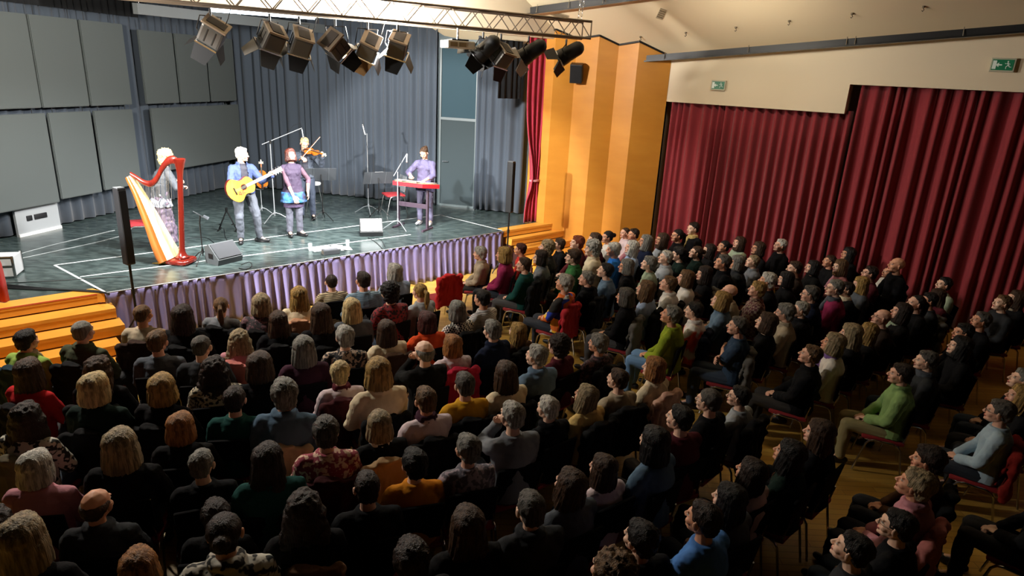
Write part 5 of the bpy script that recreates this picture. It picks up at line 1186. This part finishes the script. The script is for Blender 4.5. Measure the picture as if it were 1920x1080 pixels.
# ---------------------------------------------------------------- the five musicians
def perform(label, loc, az, P, sc, skin, parts, hair, hairmat_, glasses=False, fem=False, boot=False, vs=.0058):
    e = empty('person', loc, local(az), label, 'person'); e.scale = (sc,) * 3
    inst('body', body_mesh(P, fem, vs, .6, name='musician_body'), skin, e)
    for nm, me, m_ in parts: inst(nm, me, [m_], e)
    if P.shoes:
        for sm in shoe_mesh(P, boot=boot): inst('boot' if boot else 'shoe', sm, [P.shoes], e)
    inst('hair', hair_mesh(hair, .006, .8, seed=3), [hairmat_], e, P.HT)
    if glasses: inst('glasses', GLS, [blackm], e, P.HT)
    return e
def stand(**k):
    d = dict(pelvis=(0, 0, .94), chest=(0, -.01, 1.27), neck=(0, -.02, 1.425), head=(0, .0, 1.60), kL=(-.11, .03, .50), kR=(.11, .03, .50), aL=(-.12, -.01, .09), aR=(.12, -.01, .09), tL=(-.14, .13, .035), tR=(.14, .13, .035), standing=True, hs=1.05, hip=.09, sw=.165)
    d.update(k); P = pose(**d); P.shoes = shoe_black; return P
grey_jean = mat('grey_jeans', '#4a4e56', .8, bump=.15, bscale=150); violet = mat('violet_jersey', '#33273c', .8, bump=.08); blue_jk = mat('blue_blazer', '#2f3d63', .8, bump=.08)
SK2 = [mat('skin_lit', '#d8a488', .5, spec=.35), SKIN[0][1], SKIN[0][2], SKIN[0][3]]
# guitarist
P = stand(hyaw=52, hpitch=-4, chest=(.0, -.03, 1.26), neck=(-.01, -.01, 1.415), head=(-.02, .03, 1.585), wR=(.06, .27, 1.04), wL=(-.43, .28, 1.23), fR=(-.75, .1, -.35), uR=(0, 1, .2), fL=(.2, .35, .9), uL=(-.3, -.9, .1), pR=(1, -.2, -.6), pL=(-.4, .2, -1), cR=.6, cL=1.1,
          kR=(.14, .10, .50), aR=(.10, -.02, .09), tR=(.16, .12, .035), kL=(-.16, .12, .51), aL=(-.20, .06, .09), tL=(-.32, .16, .035))
ge = perform('white-haired person in a blue blazer playing an acoustic guitar', st(464, 455), -48, P, 1.06, SK2, [('shirt', top_mesh(P, g=.012, sleeve='no', name='shirt', vs=.008, ratio=.7), mat('dark_shirt', '#20202a', .8)), ('trousers', trouser_mesh(P), grey_jean)], 'short', hairmat('wht'))
def open_jacket(P, g=.026):
    me = top_mesh(P, g=g, collar=.04, name='blazer', vs=.008, ratio=.8)
    bm = bmesh.new(); bm.from_mesh(me); nk = V(P.neck)
    dl = [v for v in bm.verts if abs(v.co.x - nk.x) < .055 + .02 * (nk.z - v.co.z) and v.co.y > nk.y + .03 and v.co.z < nk.z + .06 and v.co.z > P.pelvis[2] - .1 and abs(v.co.x) < .12]
    bmesh.ops.delete(bm, geom=dl, context='VERTS'); bm.to_mesh(me); bm.free(); return me
inst('blazer', open_jacket(P), [blue_jk], ge)
Rg = M.Rotation(local(-48), 4, 'Z'); S_ = M.Scale(1.0, 4)
zax = V((-.86, .02, .36)).normalized(); yax = V((.02, 1, .12)); yax = (yax - zax * yax.dot(zax)).normalized(); xax = yax.cross(zax)
Tg = M(((xax.x, yax.x, zax.x, .13), (xax.y, yax.y, zax.y, .20), (xax.z, yax.z, zax.z, 1.04), (0, 0, 0, 1)))
guitar(M.Translation(st(464, 455)) @ Rg @ M.Scale(1.06, 4) @ Tg)
# singer
P = stand(hyaw=8, hpitch=20, head=(0, .0, 1.595), wR=(.035, .23, .84), wL=(-.26, .11, .90), fR=(-.35, .3, -.9), fL=(-.1, .25, -1), uR=(.3, .9, .1), uL=(-1, .2, 0), pR=(1, -.4, -.2), pL=(-1, -.5, -.2), cR=.25, cL=.25, kL=(-.09, .03, .50), kR=(.09, .03, .50), aL=(-.10, -.01, .10), aR=(.10, -.01, .10), tL=(-.19, .12, .035), tR=(.10, .15, .035), hip=.08, sw=.145)
tun = top_mesh(P, True, g=.014, sleeve='no', skirt=[((0, .01, .78), .235, .16), ((0, 0, .92), .20, .14), ((0, 0, 1.05), .165, .12)], vs=.008, ratio=.8, name='tunic')
mbh = MB().rings([(V((0, .01, .70)), V((.25, 0, 0)), V((0, .175, 0))), (V((0, .01, .80)), V((.238, 0, 0)), V((0, .168, 0))), (V((0, .01, .90)), V((.216, 0, 0)), V((0, .15, 0)))], 24); hem = vox(mbh, .008, 2, .7, wrinkle(.014, 9), 'hem')
und = vox(MB().rings([(V((0, .005, .60)), V((.195, 0, 0)), V((0, .135, 0))), (V((0, .0, .80)), V((.19, 0, 0)), V((0, .13, 0)))], 24), .008, 2, .7, wrinkle(.008, 9), 'skirt')
slv = MB()
for s, e_, w_ in ((P.sL, P.eL, P.wL), (P.sR, P.eR, P.wR)): slv.cap(s, e_, .058, .046); slv.cap(e_, V(e_).lerp(V(w_), .25), .046, .044)
slv = vox(slv, .008, 2, .7, wrinkle(.006), 'sleeves')
hemm = mat('bright_flower_print', '#33273c', .7, pattern='noise', col2='#2b6c9c', pscale=6)
se = perform('person in a violet tunic with a bright flowered hem, singing with lifted face', st(554, 443), -60, P, 1.02, SK2, [('tunic', tun, violet), ('tunic_hem', hem, hemm), ('underskirt', und, mat('plum_jersey', '#3a2c46', .8)), ('sleeves', slv, mat('sheer_violet', '#5a3f4c', .8)), ('leggings', trouser_mesh(P, g=.014), mat('grey_leggings', '#4c4d58', .8))], 'bob', mat('hair_redbrown', '#5c2616', .5, pattern='noise', col2='#34120a', pscale=34, aniso=(1.8, 1.8, .14), bump=.6, bscale=90), fem=True, boot=True)
for s in (-1, 1): MB().cap(P.HT @ V((s * .082, .0, -.05)), P.HT @ V((s * .084, .0, -.085)), .005, .008, 8).build('earring', fing, se)
# violinist
P = stand(hyaw=14, hpitch=-22, hroll=-6, head=(-.01, .03, 1.60), wL=(-.36, .27, 1.36), wR=(.05, .36, 1.36), fL=(-.1, .2, .9), uL=(-.9, .3, 0), fR=(-.6, .45, -.4), uR=(.2, .3, 1), pL=(-.5, .1, -1), pR=(1, .1, -.5), cL=1.1, cR=.8)
ve = perform('bespectacled person in a dark jacket playing a violin', st(577, 411), -74, P, 1.05, SK2, [('shirt', top_mesh(P, g=.012, sleeve='no', name='shirt', vs=.008, ratio=.7), mat('dark_shirt', '#20202a', .8)), ('trousers', trouser_mesh(P), mat('dark_jeans', '#2a3240', .8))], 'short', hairmat('lbl'), glasses=True)
inst('blazer', open_jacket(P, .024), [mat('slate_blazer', '#363d48', .8)], ve)
Tw = M.Translation(st(577, 411)) @ M.Rotation(local(-74), 4, 'Z') @ M.Scale(1.05, 4)
zax = V((-.80, .62, -.12)).normalized(); yax = V((.25, .25, 1)); yax = (yax - zax * yax.dot(zax)).normalized(); xax = yax.cross(zax)
fiddle(Tw @ M(((xax.x, yax.x, zax.x, -.15), (xax.y, yax.y, zax.y, .17), (xax.z, yax.z, zax.z, 1.44), (0, 0, 0, 1))), 'amber violin tucked under the chin of the bespectacled musician')
e = empty('violin_bow', Tw @ V((.05, .40, 1.36)), 0, 'violin bow held slanting over the strings', 'bow')
a_, b_ = Tw @ V((.06, .42, 1.35)), Tw @ V((-.33, .26, 1.78)); o0 = e.location; dd = (b_ - a_).normalized()
MB().tube([a_ - o0 - dd * .06, b_ - o0], .0055, 6, .004).build('bow_stick', mat('bow_wood', '#7a4a2a', .4), e); off = V((0, 0, -.02)); MB().tube([a_ - o0 + off, b_ - o0 + off * .6], .003, 5).build('bow_hair', ivory, e); MB().box(tuple(a_ - o0 + off * .5), (.014, .014, .03)).build('frog', fing, e, False)
# second fiddle resting upright on its stand
b = st(492, 405); e = empty('violin_stand', b, 0, 'thin silver stand carrying the spare violin', 'instrument stand'); tripod(e, .60, .26, stm, .009, .5); MB().tube([(-.08, -.04, .62), (0, 0, .60), (.08, -.04, .62)], .008, 6).build('cradle', stm, e)
zz = M.Translation(b + V((.06, -.02, .84))) @ M.Rotation(math.radians(200), 4, 'Z') @ M.Rotation(math.radians(6), 4, 'X')
fiddle(zz, 'spare amber violin upright on a stand behind the guitar neck', sc=1.15)
# dulcimer player
P = stand(hyaw=-6, hpitch=-30, chest=(0, .02, 1.25), neck=(0, .05, 1.40), head=(0, .12, 1.555), wR=(.20, .38, 1.10), wL=(-.10, .42, 1.03), fR=(-.2, .9, -.1), fL=(.2, 1, -.1), pR=(1, -.3, -.6), pL=(-1, -.3, -.6), cR=1.0, cL=1.0, sw=.16, hip=.08)
P.shoes = mat('pale_shoe', '#b8b6ba', .5)
blouse = mat('lavender_blouse', '#4f4a66', .8, bump=.08)
dl = st(797, 421); de = perform('person in a lavender blouse bending over the hammered dulcimer', dl, 262, P, 1.04, SK2, [('blouse', top_mesh(P, True, g=.022, sleeve='three', skirt=[((0, .0, .74), .215, .145), ((0, 0, .95), .19, .135)], vs=.008, ratio=.8, name='blouse'), blouse), ('trousers', trouser_mesh(P, g=.014), mat('lilac_trousers', '#6c6880', .8))], 'bun', hairmat('br'), glasses=True, fem=True)
Tw = M.Translation(dl) @ M.Rotation(local(262), 4, 'Z') @ M.Scale(1.04, 4)
for nm, p_, q_ in (('raised', (.20, .44, 1.10), (.06, .66, 1.13)), ('lowered', (-.10, .48, 1.03), (-.02, .70, 1.04))):
    a_ = Tw @ V(p_); e = empty('dulcimer_hammer', a_, 0, nm + ' wooden dulcimer hammer in the hand of the lavender-bloused musician', 'hammer'); q_ = Tw @ V(q_) - a_
    MB().tube([V((0, 0, 0)) - q_ * .2, q_], .005, 6).build('hammer_handle', ivory, e); MB().ell(q_, (.014, .014, .01)).build('hammer_tip', fing, e)
# harpist
P = stand(hyaw=-22, hpitch=-6, chest=(0, .05, 1.26), neck=(0, .10, 1.41), head=(0, .17, 1.585), wL=(-.12, .33, 1.16), wR=(.12, .30, 1.08), fL=(.4, .8, .1), fR=(-.4, .8, .1), pL=(-1, -.2, -.7), pR=(1, -.2, -.7), cL=.8, cR=.8, sw=.16, hip=.08)
lsk = vox(MB().rings([(V((0, -.02, .16)), V((.23, 0, 0)), V((0, .20, 0))), (V((0, -.01, .6)), V((.205, 0, 0)), V((0, .16, 0))), (V((0, 0, .95)), V((.19, 0, 0)), V((0, .135, 0))), (V((0, 0, 1.06)), V((.155, 0, 0)), V((0, .115, 0)))], 24), .009, 2, .7, wrinkle(.03, 7), 'long_skirt')
jk = vox(MB().rings([(V((0, -.02, .78)), V((.225, 0, 0)), V((0, .165, 0))), (V((0, 0, 1.0)), V((.18, 0, 0)), V((0, .13, 0))), (V((0, 0, 1.1)), V((.16, 0, 0)), V((0, .12, 0)))], 24), .009, 2, .7, wrinkle(.02, 9), 'jacket_tail')
perform('person with big curly blonde hair and long striped skirt behind the harp', st(314, 468), 50, P, 1.04, SK2, [('top', top_mesh(P, True, g=.018, name='top', vs=.008), mat('charcoal_top', '#33373c', .8)), ('jacket_tail', jk, mat('pinstripe', '#54575e', .8, pattern='vstripe', col2='#a8a8b0', pscale=9)), ('long_skirt', lsk, mat('mauve_skirt', '#584a58', .8, pattern='vstripe', col2='#3e3544', pscale=7))], 'bigcurl', hairmat('lbl'), fem=True)

# an empty chair with a red jacket, and a lilac bag, by the front row
q = at(826, 603, 0); chair((q.x, q.y, 0), 130, 'empty chair carrying the bright red jacket near the end of the front row')
ce = inst('jacket', COAT, [mat('jacket_red', '#c21c20', .85, bump=.2, bscale=40)]); ce.location = (q.x, q.y, 0); ce.rotation_euler = (0, 0, local(130)); tag(ce, 'bright red jacket hung on the empty chair by the beige-sweatered person', 'jacket')
q = at(926, 590, 0); e = empty('cloth_bag', (q.x, q.y, 0), .6, 'lilac patterned cloth bag standing by the long black coat', 'bag')
vm = vox(MB().rings([(V((0, 0, .02)), V((.16, 0, 0)), V((0, .09, 0))), (V((0, 0, .2)), V((.19, 0, 0)), V((0, .11, 0))), (V((0, 0, .42)), V((.17, 0, 0)), V((0, .06, 0)))], 18), .012, 2, .8, wrinkle(.03, 8), 'bag'); inst('bag_body', vm, [mat('lilac_print', '#8a72c8', .8, pattern='noise', col2='#c8b8e8', pscale=9)], e)
MB().tube([(-.09, 0, .40), (-.08, 0, .56), (0, 0, .62), (.08, 0, .56), (.09, 0, .40)], .010, 6).build('bag_handle', mat('lilac_strap', '#6f5aa8', .8), e)
